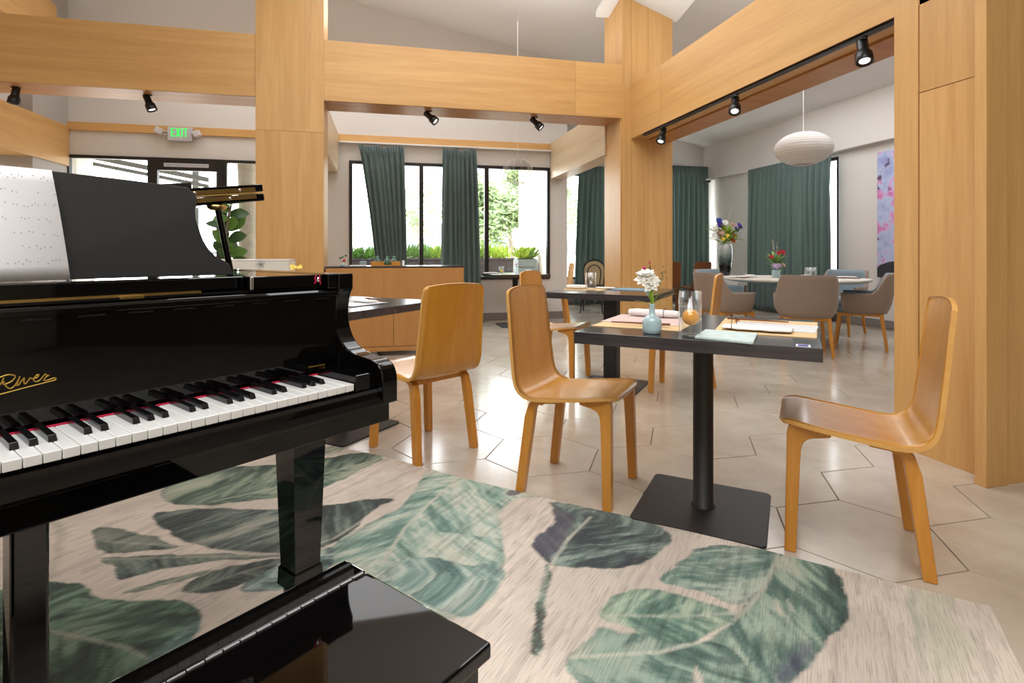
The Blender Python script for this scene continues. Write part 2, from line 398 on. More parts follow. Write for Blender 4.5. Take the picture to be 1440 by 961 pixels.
# one sloping ceiling
zc = lambda u: 3.2 + .2 * (6.65 - u)
mb = MB(); mb.prism([(-6.9, zc(-6.9)), (6.8, zc(6.8)), (6.8, zc(6.8) + .1), (-6.9, zc(-6.9) + .1)], 'xz', -3.2, 10.5)
structure(mb.build('ceiling', 'ceil_paint'))
# sloping white panel round the top of the far column
FX = 772.
def ray(px, py):
    a = (px - 720) / FX; c, s = math.cos(YAW), math.sin(YAW)
    return Vector((a * c + s, -a * s + c, -(py - 356) / FX))
def onplane(px, py, f):           # plane z = f0 + f1*u + f2*v
    d = ray(px, py); t = (f[0] - 1.02) / (d.z - f[1] * d.x - f[2] * d.y); return (d.x * t, d.y * t, 1.02 + d.z * t)
pf = (3.637 + .35 * 3.15 + .25 * 5.59, -.35, -.25)
q = [onplane(*p, pf) for p in ((838, 24), (952, 31), (1010, -40), (892, -75))]
mb = MB(); mb.add(q + [(a, b_, c + .07) for a, b_, c in q], [(0, 1, 2, 3), (7, 6, 5, 4), (0, 4, 5, 1), (1, 5, 6, 2), (2, 6, 7, 3), (3, 7, 4, 0)])
structure(mb.build('ceiling_slope', 'white_trim'))

# columns and beams in oak veneer panels
def core(name, mat, b, label=None):
    o = structure(MB().box(*b).build(name, mat, bevel=.002))
    if label: o['label'] = label
    return o
G_ = .004
c1 = core('wood_column', 'oak_z', (-1.172, -.578, 5.588, 5.98, 0, 4.9), 'broad oak-veneered column behind the grand piano, left of the window bay')
for z0, z1 in ((0, 2.1815), (2.1835, 4.85)): bx('panel', 'oak_z', -1.18, -.57, 5.58, 5.588, z0, z1, c1, .001)
for z0, z1 in ((0, 2.1815), (2.1835, 4.85)): bx('panel', 'oak_z', -.578, -.57, 5.592, 5.98, z0, z1, c1, .001)
c2 = core('wood_column', 'oak_z', (2.548, 3.14, 5.598, 6.08, 0, 4.1), 'far oak-veneered column where the two beams meet')
bx('corner_strip', 'oak_z', 2.54, 2.645, 5.585, 5.598, 0, 4.0, c2, .001)
for u0, u1 in ((2.648, 2.85), (2.852, 3.148)): bx('panel', 'oak_z', u0, u1, 5.588, 5.598, 0, 4.0, c2, .001)
for v0, v1 in ((5.6, 5.76), (5.763, 6.085)): bx('panel', 'oak_z', 2.54, 2.548, v0, v1, 0, 4.0, c2, .001)
c3 = core('wood_column', 'oak_z', (2.655, 3.4, 1.875, 2.384, 0, 4.2), 'near oak-veneered column at the right edge, behind the plywood chair')
bx('panel', 'oak_z', 2.645, 2.655, 1.905, 2.245, .0, 1.83, c3, .001); bx('panel', 'oak_z', 2.645, 2.655, 1.905, 2.245, 1.834, 4.15, c3, .001)
bx('edge_board', 'oak_z', 2.642, 2.655, 2.25, 2.384, 0, 4.15, c3, .001)
bx('corner_post', 'oak_z', 2.54, 2.66, 1.85, 1.90, 0, 4.15, c3, .002)
bx('panel', 'oak_z', 2.66, 3.4, 1.862, 1.875, 0, 4.15, c3, .001)
b1 = core('wood_beam', 'oak_x', (-4.1, -1.18, 5.598, 5.98, 2.50, 3.08), 'oak beam at upper left above the piano')
for u0, u1 in ((-4.1, -3.3), (-3.2985, -1.18)): bx('panel', 'oak_x', u0, u1, 5.588, 5.598, 2.498, 3.085, b1, .001)
b2 = core('wood_beam', 'oak_x', (-.57, 2.54, 5.598, 5.98, 2.50, 3.08), 'oak beam between the two far columns above the window bay')
for u0, u1 in ((-.57, 2.0), (2.0015, 2.54)): bx('panel', 'oak_x', u0, u1, 5.588, 5.598, 2.498, 3.085, b2, .001)
for bb, x0, x1 in ((b1, -4.1, -1.18), (b2, -.57, 2.54)): bx('shaded_soffit', 'oak_shaded', x0, x1, 5.60, 5.98, 2.496, 2.50, bb)  # thin sheets under the beams carrying the painted shade tone
b3 = core('wood_beam', 'oak_y', (2.655, 2.86, 1.875, 5.588, 2.285, 2.865), 'oak beam with the black light track, running to the near column')
bx('panel', 'oak_y', 2.645, 2.655, 1.875, 4.93, 2.278, 2.87, b3, .001); bx('panel', 'oak_y', 2.645, 2.655, 4.933, 5.588, 2.278, 2.87, b3, .001)
bx('shaded_soffit', 'oak_shaded', 2.865, 3.14, 1.875, 5.588, 2.27, 2.3, b3, .001); bx('back_panel', 'oak_y', 3.1, 3.14, 1.875, 5.588, 2.3, 2.865, b3)  # underside in the same shade-darkened oak
# jamb lining of the middle portal
core('wood_jamb', 'oak_z', (2.525, 2.54, 5.60, 5.98, 0, 2.50), 'oak jamb lining on the left side of the far column')
# far oak band and side beams
core('trim_1', 'oak_x', (-3.95, 2.5, VB - .035, VB, 2.60, 2.705), 'oak band along the top of the back wall')
b4 = core('wood_beam', 'pale_y', (2.5, 2.74, 5.98, VB - .036, 2.165, 2.715), 'pale oak side beam right of the window bay')
b5 = core('wood_beam', 'pale_y', (-.88, -.63, 5.98, VB - .036, 2.16, 2.70), 'pale oak side beam left of the window bay')
b6 = core('wood_beam', 'oak_y', (-4.29, -3.93, -3, VB - .01, 2.135, 2.64), 'oak beam along the left wall, meeting the door wall')
b7 = core('wood_beam', 'oak_y', (-4.05, -3.8, 2, 7.6, 3.5, 3.97), 'upper oak beam crossing the top left corner')
core('baseboard_back', 'base_grey', (-1.25, 2.79, VB - .012, VB, 0, .115)); core('baseboard_right', 'base_grey', (6.608, 6.62, 2.1, 10.29, 0, .11)); core('baseboard_dining', 'base_grey', (2.8, 6.6, 10.288, 10.3, 0, .11))
core('baseboard_return', 'base_grey', (2.78, 2.79, VB, 10.29, 0, .115))

# windows
def window(name, u0, u1, z0, z1, y, mull, t=.05, axis='u', panes=True, rails=()):
    e_ = empty(name, (0, 0, 0), kind='structure')
    def B(a0, a1, p0, p1, nm='frame', mat='black_frame', d0=-.02, d1=.05):
        if axis == 'u': bx(nm, mat, a0, a1, y + d0, y + d1, p0, p1, e_, .002 if mat == 'black_frame' else 0)
        else: bx(nm, mat, y + d0, y + d1, a0, a1, p0, p1, e_, .002 if mat == 'black_frame' else 0)
    B(u0, u1, z0, z0 + t); B(u0, u1, z1 - t, z1); B(u0, u0 + t, z0 + t, z1 - t); B(u1 - t, u1, z0 + t, z1 - t)
    edges = [u0 + t]
    for m_ in mull: B(m_[0], m_[1], z0 + t, z1 - t, 'mullion'); edges += [m_[0], m_[1]]
    edges.append(u1 - t)
    for a, b_ in zip(edges[::2], edges[1::2]): B(a, b_, z0 + t, z1 - t, 'pane', 'pane', .012, .018)
    return e_
window('window_1', -.487, 2.496, .62, 2.34, VB, [(.50, .56), (1.47, 1.535)], .045)
window('window_2', -3.97, -3.0, .02, 2.285, VB, [], .04)
window('window_3', -2.12, -1.3, .02, 2.285, VB, [], .04)
window('window_4', 3.3, 6.56, .5, 2.6, 10.33, [(3.9, 3.95), (5.2, 5.25)], .05)
window('window_5', 6.89, 9.0, .62, 2.47, 6.65, [(7.9, 7.95)], .05, 'v')
d = empty('door_1', kind='structure')
for b_ in ((-3.0, -2.92, .02, 2.285), (-2.2, -2.12, .02, 2.285), (-2.92, -2.2, 2.12, 2.285), (-2.92, -2.2, .02, .25)): bx('door_frame', 'black_frame', b_[0], b_[1], VB - .03, VB + .05, b_[2], b_[3], d, .002)
bx('pane', 'pane', -2.92, -2.2, VB + .01, VB + .016, .25, 2.12, d); bx('push_bar', 'chrome', -2.88, -2.24, VB - .09, VB - .06, .98, 1.02, d, .004)
o = bx('door_notice', 'exit_plate', -2.84, -2.30, VB - .036, VB - .031, 2.165, 2.215, label='long pale notice strip over the glazed exit door', cat='sign')
text_mesh('lettering', 'THIS DOOR TO REMAIN UNLOCKED WHEN BUILDING IS OCCUPIED', .019, 'ink', o, (-2.57, VB - .0365, 2.19), (R(90), 0, 0), .0004, sx=.9)
# curtain rail on the window wall, with ceiling rails in the dining bay
bx('curtain_rail', 'white_trim', -.62, 2.49, VB - .10, VB - .04, 2.575, 2.597, bevel=.003, label='long white curtain rail under the oak band above the window bay', cat='curtain rail')

# ------------------------------------------------------------------ curtains
def curtain(label, p0, p1, q0, q1, z0, z1, folds, amp=.035, seed=0, droop=None):
    rnd = random.Random(seed); nx = folds * 10; nz = 26; vs = []; fs = []
    ph = [rnd.uniform(-.5, .5) for _ in range(folds + 2)]; am = [rnd.uniform(.6, 1.3) for _ in range(folds + 2)]
    T0, T1, B0, B1 = map(Vector, (p0, p1, q0, q1)); nrm = (T1 - T0).normalized(); nrm = Vector((-nrm.y, nrm.x))
    for k in range(nz + 1):
        t = k / nz
        for i in range(nx + 1):
            s_ = i / nx; a = T0.lerp(T1, s_); b_ = B0.lerp(B1, s_); p = a.lerp(b_, t ** .8)
            f = int(s_ * folds); fr = s_ * folds - f
            w_ = am[f] * (1 - fr) + am[f + 1] * fr; sh = ph[f] * (1 - fr) + ph[f + 1] * fr
            A = amp * w_ * (.55 + .45 * min(1, t * 4)) * math.sin(2 * math.pi * (s_ * folds + sh * t)) + .3 * amp * math.sin(5.3 * s_ * folds + 3 * t)
            if t < .06: A = amp * .5 * math.sin(2 * math.pi * s_ * folds * 2)
            zt = z1 - (droop(s_) if droop else 0); z = zt + (z0 - zt) * t
            vs.append((p.x + nrm.x * A, p.y + nrm.y * A, z))
    for k in range(nz):
        for i in range(nx):
            a = k * (nx + 1) + i; fs.append([a, a + 1, a + nx + 2, a + nx + 1])
    o = MB().add(vs, fs, 0, True).build('curtain', 'curtain'); sd = o.modifiers.new('s', 'SOLIDIFY'); sd.thickness = .004
    return tag(o, label, 'curtain', 'dark green curtains')
dr = lambda s_: .02 + .035 * abs(math.sin(7 * s_)) + (.03 if .45 < s_ < .6 else 0)
curtain('dark green curtain sagging from its rail at the left of the window bay', (-.36, 7.98), (.272, 7.98), (-.02, 7.98), (.33, 7.98), .04, 2.575, 8, .032, 1, dr)
curtain('dark green curtain gathered in the middle of the window bay', (.827, 7.98), (1.315, 7.98), (.80, 7.98), (1.40, 7.98), .04, 2.575, 8, .032, 2, dr)
curtain('green curtain hanging behind the bentwood chair, left of the far column', (3.70, 10.12), (4.95, 10.12), (3.58, 10.12), (4.95, 10.12), .03, 2.72, 12, .04, 3)
curtain('light green curtain right of the far column, behind the brown chairs', (5.2, 10.12), (6.52, 10.12), (5.2, 10.12), (6.5, 10.12), .03, 2.80, 12, .04, 4)
curtain('wide green curtain on the right wall behind the round table', (6.42, 8.72), (6.42, 6.82), (6.42, 8.74), (6.42, 6.80), .03, 2.52, 16, .04, 5)

# ------------------------------------------------------------------ ceiling lamps and small wall fittings
def spot(loc, rz, tilt, label, group):
    s_ = empty('track_spotlight', loc, rz, label=label, cat='spotlight', group=group)
    MB().box(-.018, .018, -.03, .03, -.016, 0).build('adapter', 'spot_black', s_, .003)
    MB().tube([(0, 0, -.016), (0, 0, -.05)], .008).build('arm', 'spot_black', s_)
    M = Matrix.Translation((0, 0, -.055)) @ Matrix.Rotation(tilt, 4, 'X')
    body = MB().lathe([(.001, .055), (.026, .055), (.03, .045), (.03, -.02), (.038, -.04), (.044, -.045), (.046, -.10), (.043, -.103), (.036, -.09), (.001, -.088)], 24, ax=M)
    h = body.build('lamp_housing', 'spot_black', s_)
    MB().lathe([(.001, -.091), (.028, -.091), (.028, -.094), (.001, -.094)], 20, ax=M).build('lens', 'lamp_lens', h)
    return s_
for i, (u, rz, ti) in enumerate(((-3.19, R(90), R(10)), (-2.144, R(-95), R(22)))):
    spot((u, 5.75, 2.5), rz, ti, ('leftmost' if i == 0 else 'second') + ' black spotlight under the beam above the piano' , 'spotlights under the left beam')
for i, (u, rz, ti) in enumerate(((.451, R(-115), R(50)), (1.592, R(-115), R(46)))):
    spot((u, 5.75, 2.5), rz, ti, 'black spotlight under the middle beam, the one ' + ('further from' if i == 0 else 'nearer') + ' the far column', 'spotlights under the middle beam')
tr = bx('light_track', 'spot_black', 2.665, 2.70, 1.9, 5.35, 2.258, 2.285, bevel=.002, label='black light track under the right beam', cat='light track')
for v, rz, ti, lb in ((4.95, R(120), R(25), 'black spotlight on the track closest to the far column'), (3.80, R(140), R(30), 'middle black spotlight on the track'), (2.62, R(150), R(20), 'black spotlight on the track closest to the near column')):
    s_ = spot((2.683, v, 2.258), rz, ti, lb, 'spotlights on the right track')

# wire globe pendant
g = empty('pendant_lamp', (1.706, 7.0, 2.09), label='open wire globe pendant lamp hanging in the window bay', cat='pendant lamp')
mb = MB()
for k in range(12):
    a = math.pi * k / 12 * 2; mb.tube([(.2 * math.sin(t) * math.cos(a), .2 * math.sin(t) * math.sin(a), .17 * math.cos(t)) for t in [math.pi * (.06 + .82 * j / 14) for j in range(15)]], .0016, 5)
mb.tube([(.085 * math.cos(t), .085 * math.sin(t), -.155) for t in [math.pi * 2 * j / 24 for j in range(24)]], .005, 6, closed=True)
mb.build('wire_cage', 'white_trim', g)
MB().lathe([(.19 * math.sin(t), .162 * math.cos(t)) for t in [math.pi * (.07 + .8 * j / 16) for j in range(17)]], 28).build('shade', 'paper_shell', g)
MB().tube([(0, 0, .165), (0, 0, zc(1.706) - 2.09)], .004, 6).build('cord', 'white_trim', g)
# oval lantern
g = empty('pendant_lamp', (4.66, 5.35, 2.21), label='oval white lantern hanging over the round table', cat='pendant lamp')
MB().lathe([(.305 * math.sin(t), .19 * math.cos(t)) for t in [math.pi * (.1 + .8 * j / 30) for j in range(31)]], 40).build('shade', 'lantern', g)
mb = MB()
for j in range(1, 16):
    t = math.pi * (.1 + .8 * j / 16); mb.tube([(.306 * math.sin(t) * math.cos(a), .306 * math.sin(t) * math.sin(a), .191 * math.cos(t)) for a in [math.pi * 2 * k / 40 for k in range(40)]], .0018, 4, closed=True)
mb.build('ribs', 'white_trim', g)
MB().lathe([(.001, -.178), (.1, -.178), (.1, -.19), (.001, -.19)], 24).build('bottom_ring', 'paint_grey', g)
MB().tube([(0, 0, .18), (0, 0, zc(4.66) - 2.21)], .004, 6).build('cord', 'white_trim', g)
# exit sign
e_ = empty('exit_sign', (-2.63, VB - .04, 2.61), label='white EXIT sign with green letters and twin emergency lamps', cat='sign')
MB().box(-.15, .145, -.05, 0, -.105, .075).build('housing', 'exit_plate', e_, .006)
def letter(pts_list, x0):
    m_ = MB()
    for P_ in pts_list: m_.prism([(x0 + a, b_) for a, b_ in P_], 'xz', -.0525, -.05)
    m_.build('letter', 'exit_green', e_)
def rct(a, b_, c, d_): return [(a, c), (b_, c), (b_, d_), (a, d_)]
letter([rct(0, .012, -.052, .058), rct(.012, .045, .047, .058), rct(.012, .040, -.0045, .0065), rct(.012, .045, -.052, -.041)], -.105)
letter([[(0, -.052), (.014, -.052), (.052, .058), (.038, .058)], [(.038, -.052), (.052, -.052), (.031, .008), (.024, -.012)], [(0, .058), (.014, .058), (.028, .018), (.021, -.002)]], -.048)
letter([rct(0, .012, -.052, .058)], .018)
letter([rct(.019, .031, -.052, .047), rct(0, .050, .047, .058)], .042)
for s_ in (-1, 1):
    a = MB().box(-.07, .02, -.05, .03, -.035, .045, M=Matrix.Translation((s_ * .23, -.045, .0)) @ Matrix.Rotation(s_ * R(-25), 4, 'Y')).build('lamp_head', 'head_plastic', e_, .012)
    MB().box(min(s_ * .14, s_ * .2), max(s_ * .14, s_ * .2), -.03, -.01, -.025, -.012).box(min(s_ * .14, s_ * .2), max(s_ * .14, s_ * .2), -.03, -.01, .012, .025).build('bracket', 'head_plastic', e_)
# camera dome in the dining corner
g = empty('security_camera', (6.42, 9.95, 2.53), label='small white security camera under the bulkhead corner', cat='camera')
MB().lathe([(.001, 0), (.06, 0), (.06, -.03), (.045, -.04), (.001, -.04)], 20).build('mount', 'white_trim', g)
MB().lathe([(.042, -.04), (.036, -.065), (.02, -.078), (.001, -.082)], 20).build('dome', 'black_frame', g)
# painting
p = empty('painting', (6.6, 5.65, 1.56), label='tall lilac painting with pink blossom above a dark rock', cat='painting')
MB().box(-.035, .019, -.53, .53, -.87, .83).build('canvas', 'canvas', p)
MB().prism([(-.53, -.87), (.53, -.87), (.53, -.74), (.48, -.70), (.36, -.66), (.1, -.62), (-.3, -.60), (-.53, -.62)], 'yz', -.0365, -.035).build('painted_rock', 'rock_paint', p)

# ------------------------------------------------------------------ plywood dining chairs
PROF = [(.213, .436), (.205, .442), (.19, .4455), (.165, .447), (.12, .441), (.07, .434), (.02, .428), (-.03, .422), (-.08, .416), (-.12, .412), (-.15, .412), (-.178, .418), (-.200, .432), (-.216, .454), (-.226, .485), (-.233, .53), (-.243, .60), (-.254, .68), (-.264, .76), (-.273, .82), (-.277, .845), (-.279, .856), (-.280, .863)]
def shell_mb(th=.014):
    n = len(PROF); M_ = 13; P2 = [Vector(p) for p in PROF]; L_ = [0]
    for i in range(1, n): L_.append(L_[-1] + (P2[i] - P2[i - 1]).length)
    tot = L_[-1]; top = []; bot = []
    for i in range(n):
        a = P2[max(i - 1, 0)]; b_ = P2[min(i + 1, n - 1)]; t = (b_ - a).normalized(); nr = Vector((t.y, -t.x))
        l = L_[i]; w_ = .198 + .014 * min(1, l / .2); back = max(0, (l - .42) / (tot - .42)); w_ -= .020 * back
        if l < .085: w_ -= .06 * (1 - math.sqrt(max(0, 1 - (1 - l / .085) ** 2)))
        if tot - l < .035: w_ -= .03 * (1 - math.sqrt(max(0, 1 - (1 - (tot - l) / .035) ** 2)))
        for j in range(M_):
            y = (j / (M_ - 1) * 2 - 1); bend = .014 * y * y * back; lift = .010 * (1 - y * y) * (back ** 6)
            dish = -.006 * (1 - y * y) * (1 if l < .4 else max(0, 1 - (l - .4) / .1))
            p = Vector((P2[i].x + bend, y * w_, P2[i].y + lift + dish)); top.append(p); bot.append(p - Vector((nr.x, 0, nr.y)) * th)
    mb = MB(); N_ = len(top); fs = []; fb = []; ed = []
    for i in range(n - 1):
        for j in range(M_ - 1):
            a = i * M_ + j; fs.append([a, a + M_, a + M_ + 1, a + 1]); fb.append([N_ + a, N_ + a + 1, N_ + a + M_ + 1, N_ + a + M_])
        for j in (0, M_ - 1):
            a = i * M_ + j; ed.append([a, a + M_, N_ + a + M_, N_ + a])
    for i in (0, n - 1):
        for j in range(M_ - 1): a = i * M_ + j; ed.append([a, a + 1, N_ + a + 1, N_ + a])
    vs = top + bot; mb.add(vs, fs + fb, 0, True); k = len(mb.v) - len(vs)
    mb.f += ed; mb.m += [1] * len(ed); mb.s += [False] * len(ed)
    return mb
LF = [(.195, 0), (.159, 0), (.147, .30), (.144, .350), (.138, .371), (.125, .385), (.105, .392), (.07, .398), (.055, .402), (.055, .4135), (.10, .4225), (.180, .431), (.188, .40)]
LB = [(-.229, 0), (-.191, 0), (-.152, .30), (-.145, .352), (-.138, .370), (-.124, .381), (-.100, .386), (-.065, .389), (-.050, .391), (-.050, .402), (-.10, .398), (-.155, .394), (-.174, .378), (-.192, .32)]
def make_chair(shellmat='ply', legmat='leg'):
    c = empty('dining_chair')
    s_ = shell_mb().build('seat_shell', [shellmat, 'ply_edge' if shellmat == 'ply' else shellmat], c)
    for P_ in (LF, LB):
        for sg in (-1, 1):
            fn = lambda x, y, z, sg=sg: (x, sg * (y + .020 * (1 - z / .43)), z)
            MB().prism(P_, 'xz', .143, .179, fn=fn).build('leg', legmat, c, .004)
    for x, z in ((.15, .40), (-.135, .372)): MB().box(x - .012, x + .012, -.152, .152, z - .004, z + .020).build('cross_rail', legmat, c, .003)
    return c
ch = make_chair()
def put(src, x, y, face, label, cat='chair', group=None, name=None, used=set()):
    if src.name in used: o = copy_tree(src)
    else: o = src; used.add(src.name)
    o.location = (x, y, 0); o.rotation_euler[2] = R(face); tag(o, label, cat, group)
    return o
GP = 'orange-toned plywood dining chairs'
put(ch, .848, 2.285, -41, 'plywood chair left of the near table, its seat catching the light', group=GP)
put(ch, 1.612, 1.642, 139, 'plywood chair at far right of the near table, seen from its side', group=GP)
put(ch, .192, 2.932, 123, 'plywood chair beside the piano, seen from behind at the partly hidden table', group=GP)
put(ch, 1.40, 4.28, -41, 'plywood chair at the left of the second black table, seat washed bright', group=GP)
put(ch, 2.15, 3.70, 139, 'plywood chair behind the near table, only its narrow back and legs showing', group=GP)
put(ch, 2.36, 7.55, 170, 'sunlit plywood chair in front of the window pillar', group=GP)
chb = make_chair('brown_ply', 'brown_ply')
put(chb, 5.25, 8.67, 104, 'dark brown plywood chair by the light green curtain, nearer the flowers', group='brown plywood chairs by the curtain')
put(chb, 4.74, 8.79, 104, 'dark brown plywood chair half hidden by the far column', group='brown plywood chairs by the curtain')

# ------------------------------------------------------------------ square black tables
def make_table(sq=False):
    t = empty('dining_table')
    MB().box(-.4, .4, -.4, .4, .687, .73).build('table_top', 'black_oak', t, .002)
    # rounded corners on the plate
    cr_ = []
    for cx, cy, a0 in ((.214, .214, 0), (-.214, .214, 90), (-.214, -.214, 180), (.214, -.214, 270)):
        for k in range(5): cr_.append((cx + .025 * math.cos(R(a0 + 22.5 * k)), cy + .025 * math.sin(R(a0 + 22.5 * k))))
    MB().prism(cr_, 'xy', .001, .010).build('base_plate', 'black_metal', t, .0015)
    if sq: MB().box(-.052, .052, -.052, .052, .010, .675).build('pole', 'black_metal', t, .004)
    else: MB().lathe([(.046, .010), (.046, .014), (.039, .018), (.039, .675)], 28).build('pole', 'black_metal', t)
    MB().box(-.2, .2, -.03, .03, .675, .687).box(-.03, .03, -.2, .2, .675, .6869).build('top_bracket', 'black_metal', t)
    return t
tA = make_table(); tA.location = (1.244, 1.968, 0); tA.rotation_euler[2] = R(-40); tag(tA, 'near square black table on a round pole and square floor plate', 'table')
tB = make_table(True); tB.location = (1.71, 3.95, 0); tB.rotation_euler[2] = R(-40); tag(tB, 'second square black table on a thick square post, before the far column', 'table')
tC = copy_tree(tA, (-.24, 3.33, 0), R(-40)); tag(tC, 'square black table half hidden behind the piano, in front of the sideboard', 'table')
tD = copy_tree(tA, (1.80, 7.54, 0), R(0)); tag(tD, 'small black table under the window at the back', 'table')
TR1 = (1.244, 1.968)

# ------------------------------------------------------------------ rug
RC = Vector((1.70, 1.228)); E1 = Vector((-.738, .675)).normalized(); E2 = Vector((-E1.y, E1.x)); 
RL, RWD, RES = 3.7, 2.5, .0075
nx_, ny_ = int(RL / RES), int(RWD / RES)
S, Tt = np.meshgrid(np.linspace(0, RL, nx_ + 1), np.linspace(0, RWD, ny_ + 1))
Uu = RC.x + E1.x * S + E2.x * Tt; Vv = RC.y + E1.y * S + E2.y * Tt
XX = Uu * math.cos(YAW) - Vv * math.sin(YAW); YY = np.maximum(Uu * math.sin(YAW) + Vv * math.cos(YAW), .35)
def fl_uv(px, py):            # a place on the floor -> rug coordinates (s, t)
    Y = FX * 1.02 / (py - 356); X = (px - 720) / FX * Y; c, s = math.cos(YAW), math.sin(YAW)
    p = Vector((X * c + Y * s, -X * s + Y * c)) - RC; return (p.dot(E1), p.dot(E2))
rng = np.random.RandomState(3)
def vnoise(a, b_, seed=0):
    r_ = np.random.RandomState(seed).rand(256, 256)
    ia = np.floor(a).astype(int); ib = np.floor(b_).astype(int); fa = a - ia; fb = b_ - ib
    fa = fa * fa * (3 - 2 * fa); fb = fb * fb * (3 - 2 * fb)
    g_ = lambda i, j: r_[i % 256, j % 256]
    return (g_(ia, ib) * (1 - fa) + g_(ia + 1, ib) * fa) * (1 - fb) + (g_(ia, ib + 1) * (1 - fa) + g_(ia + 1, ib + 1) * fa) * fb
def fbm(a, b_, seed=0, o_=4):
    t = 0; am = .5
    for k in range(o_): t = t + am * vnoise(a * 2 ** k, b_ * 2 ** k, seed + k); am *= .5
    return t
def lin(c): return np.array(srgb(*c)[:3])
ground = fbm(S * 3, Tt * 3, 5); streak = fbm(S * 55, Tt * 4, 9, 3); lightg = lin((216, 202, 188)); darkg = lin((184, 164, 146))
colr = lightg[None, None] * (.5 + ground)[..., None].clip(.85, 1.05) * 1.0
colr = colr * (1 - .16 * (streak > .56)[..., None])
def smooth_poly(pts, it=2):
    for _ in range(it):
        q_ = []
        for i in range(len(pts)):
            a, b_ = pts[i], pts[(i + 1) % len(pts)]
            q_ += [(a[0] * .75 + b_[0] * .25, a[1] * .75 + b_[1] * .25), (a[0] * .25 + b_[0] * .75, a[1] * .25 + b_[1] * .75)]
        pts = q_
    return pts
WX = .016 * (fbm(S * 18, Tt * 18, 21) - .47) * 2; WY = .016 * (fbm(S * 18, Tt * 18, 33) - .47) * 2
def inside(poly, soft=.006):
    P_ = [fl_uv(*p) for p in smooth_poly(poly, 1)]; A = S + WX; B = Tt + WY
    ins = np.zeros(S.shape, bool); dmin = np.full(S.shape, 9.)
    xs = [p[0] for p in P_]; ys = [p[1] for p in P_]
    sel = (A > min(xs) - .05) & (A < max(xs) + .05) & (B > min(ys) - .05) & (B < max(ys) + .05)
    a_ = A[sel]; b_ = B[sel]; i_ = np.zeros(a_.shape, bool); d_ = np.full(a_.shape, 9.)
    for (x0, y0), (x1, y1) in zip(P_, P_[1:] + P_[:1]):
        c_ = ((y0 > b_) != (y1 > b_)) & (a_ < (x1 - x0) * (b_ - y0) / (y1 - y0 + 1e-12) + x0); i_ ^= c_
        dx, dy = x1 - x0, y1 - y0; t = np.clip(((a_ - x0) * dx + (b_ - y0) * dy) / (dx * dx + dy * dy + 1e-12), 0, 1)
        d_ = np.minimum(d_, np.hypot(a_ - x0 - t * dx, b_ - y0 - t * dy))
    ins[sel] = i_; dmin[sel] = d_
    return np.clip(np.where(ins, dmin, -dmin) / soft + .5, 0, 1), dmin
def linedist(path):
    P_ = [fl_uv(*p) for p in path]; d_ = np.full(S.shape, 9.); along = np.zeros(S.shape); L_ = 0; side = np.zeros(S.shape)
    for (x0, y0), (x1, y1) in zip(P_[:-1], P_[1:]):
        dx, dy = x1 - x0, y1 - y0; l = math.hypot(dx, dy); t = np.clip(((S - x0) * dx + (Tt - y0) * dy) / (l * l), 0, 1)
        dd = np.hypot(S - x0 - t * dx, Tt - y0 - t * dy); m_ = dd < d_
        along = np.where(m_, L_ + t * l, along); side = np.where(m_, np.sign((S - x0) * dy - (Tt - y0) * dx), side); d_ = np.minimum(d_, dd); L_ += l
    return d_, along, side
def leaf(poly, rib, dark, mid, lite, seed, rim=.8, pale=.9, vein=11, ribw=.006, wash=0.0):
    global colr
    dark, mid, lite = grey_(dark), grey_(mid), grey_(lite); mk, dm = inside(poly); d_, al, sd = linedist(rib)
    k = (al - d_ * .9)                               # lateral veins sweep forward from the midrib
    v1 = fbm(k * vein + sd * 7, d_ * 5 + sd * 3, seed, 4); v2 = fbm(k * vein * 3.1, d_ * 7, seed + 7, 3); big = fbm(S * 4, Tt * 4, seed + 12, 3)
    wv = fbm(S * 70, Tt * 6, seed + 3, 2); fn_ = fbm(k * vein * 7 + v1 * 6, d_ * 22, seed + 21, 3); lat = 1 - np.abs(np.sin((k * vein * 1.9 + v1 * 2.2) * math.pi)) ** .35; t = np.clip((v1 * .7 + v2 * .5 + big * .55 + wv * .22 + fn_ * .5 - .92) * 2.5 + .12 + lat * .22 + wash, 0, 1)[..., None]
    c_ = np.where(t < .5, lin(dark) * (1 - 2 * t) + lin(mid) * 2 * t, lin(mid) * (2 - 2 * t) + lin(lite) * (2 * t - 1))
    bl = (np.clip((v1 - .52) * 5, 0, 1) * np.clip((big - .42) * 4, 0, 1) * .5)[..., None]; c_ = c_ * (1 - bl) + lin((206, 196, 180)) * bl
    edge = np.clip(1 - dm / .03, 0, 1)[..., None] * (.55 * (v2 > .40)[..., None]); c_ = c_ * (1 - edge * rim * .6)
    rb = np.clip(1.6 - d_ / ribw, 0, 1)[..., None] * pale; c_ = c_ * (1 - rb) + lin((196, 194, 178)) * rb
    c_ = c_ * (1 - .22 * (streak > .57)[..., None])
    a = mk[..., None]; colr = colr * (1 - a) + c_ * a
def patch(poly, c0, seed, amt=1.0, soft=.01):
    global colr
    mk, dm = inside(poly, soft); n_ = fbm(S * 8, Tt * 8, seed)
    a = (mk * amt)[..., None]; colr = colr * (1 - a) + (lin(c0) * (.75 + .5 * n_)[..., None]) * a
def grey_(c, f=.22): g_ = sum(c) / 3; return tuple(x * (1 - f) + g_ * f for x in c)
# upper leaf behind the right piano leg
leaf([(222, 697), (236, 712), (262, 714), (330, 710), (400, 700), (455, 690), (500, 668), (545, 645), (505, 638), (455, 648), (400, 655), (330, 658), (290, 664), (262, 672), (235, 684)], [(300, 708), (380, 690), (460, 668), (545, 645)], (38, 58, 50), (74, 104, 86), (138, 158, 130), 1, vein=9, pale=.5)
leaf([(420, 650), (460, 628), (500, 630), (470, 640)], [(420, 650), (500, 630)], (96, 116, 96), (140, 150, 128), (180, 180, 156), 2)
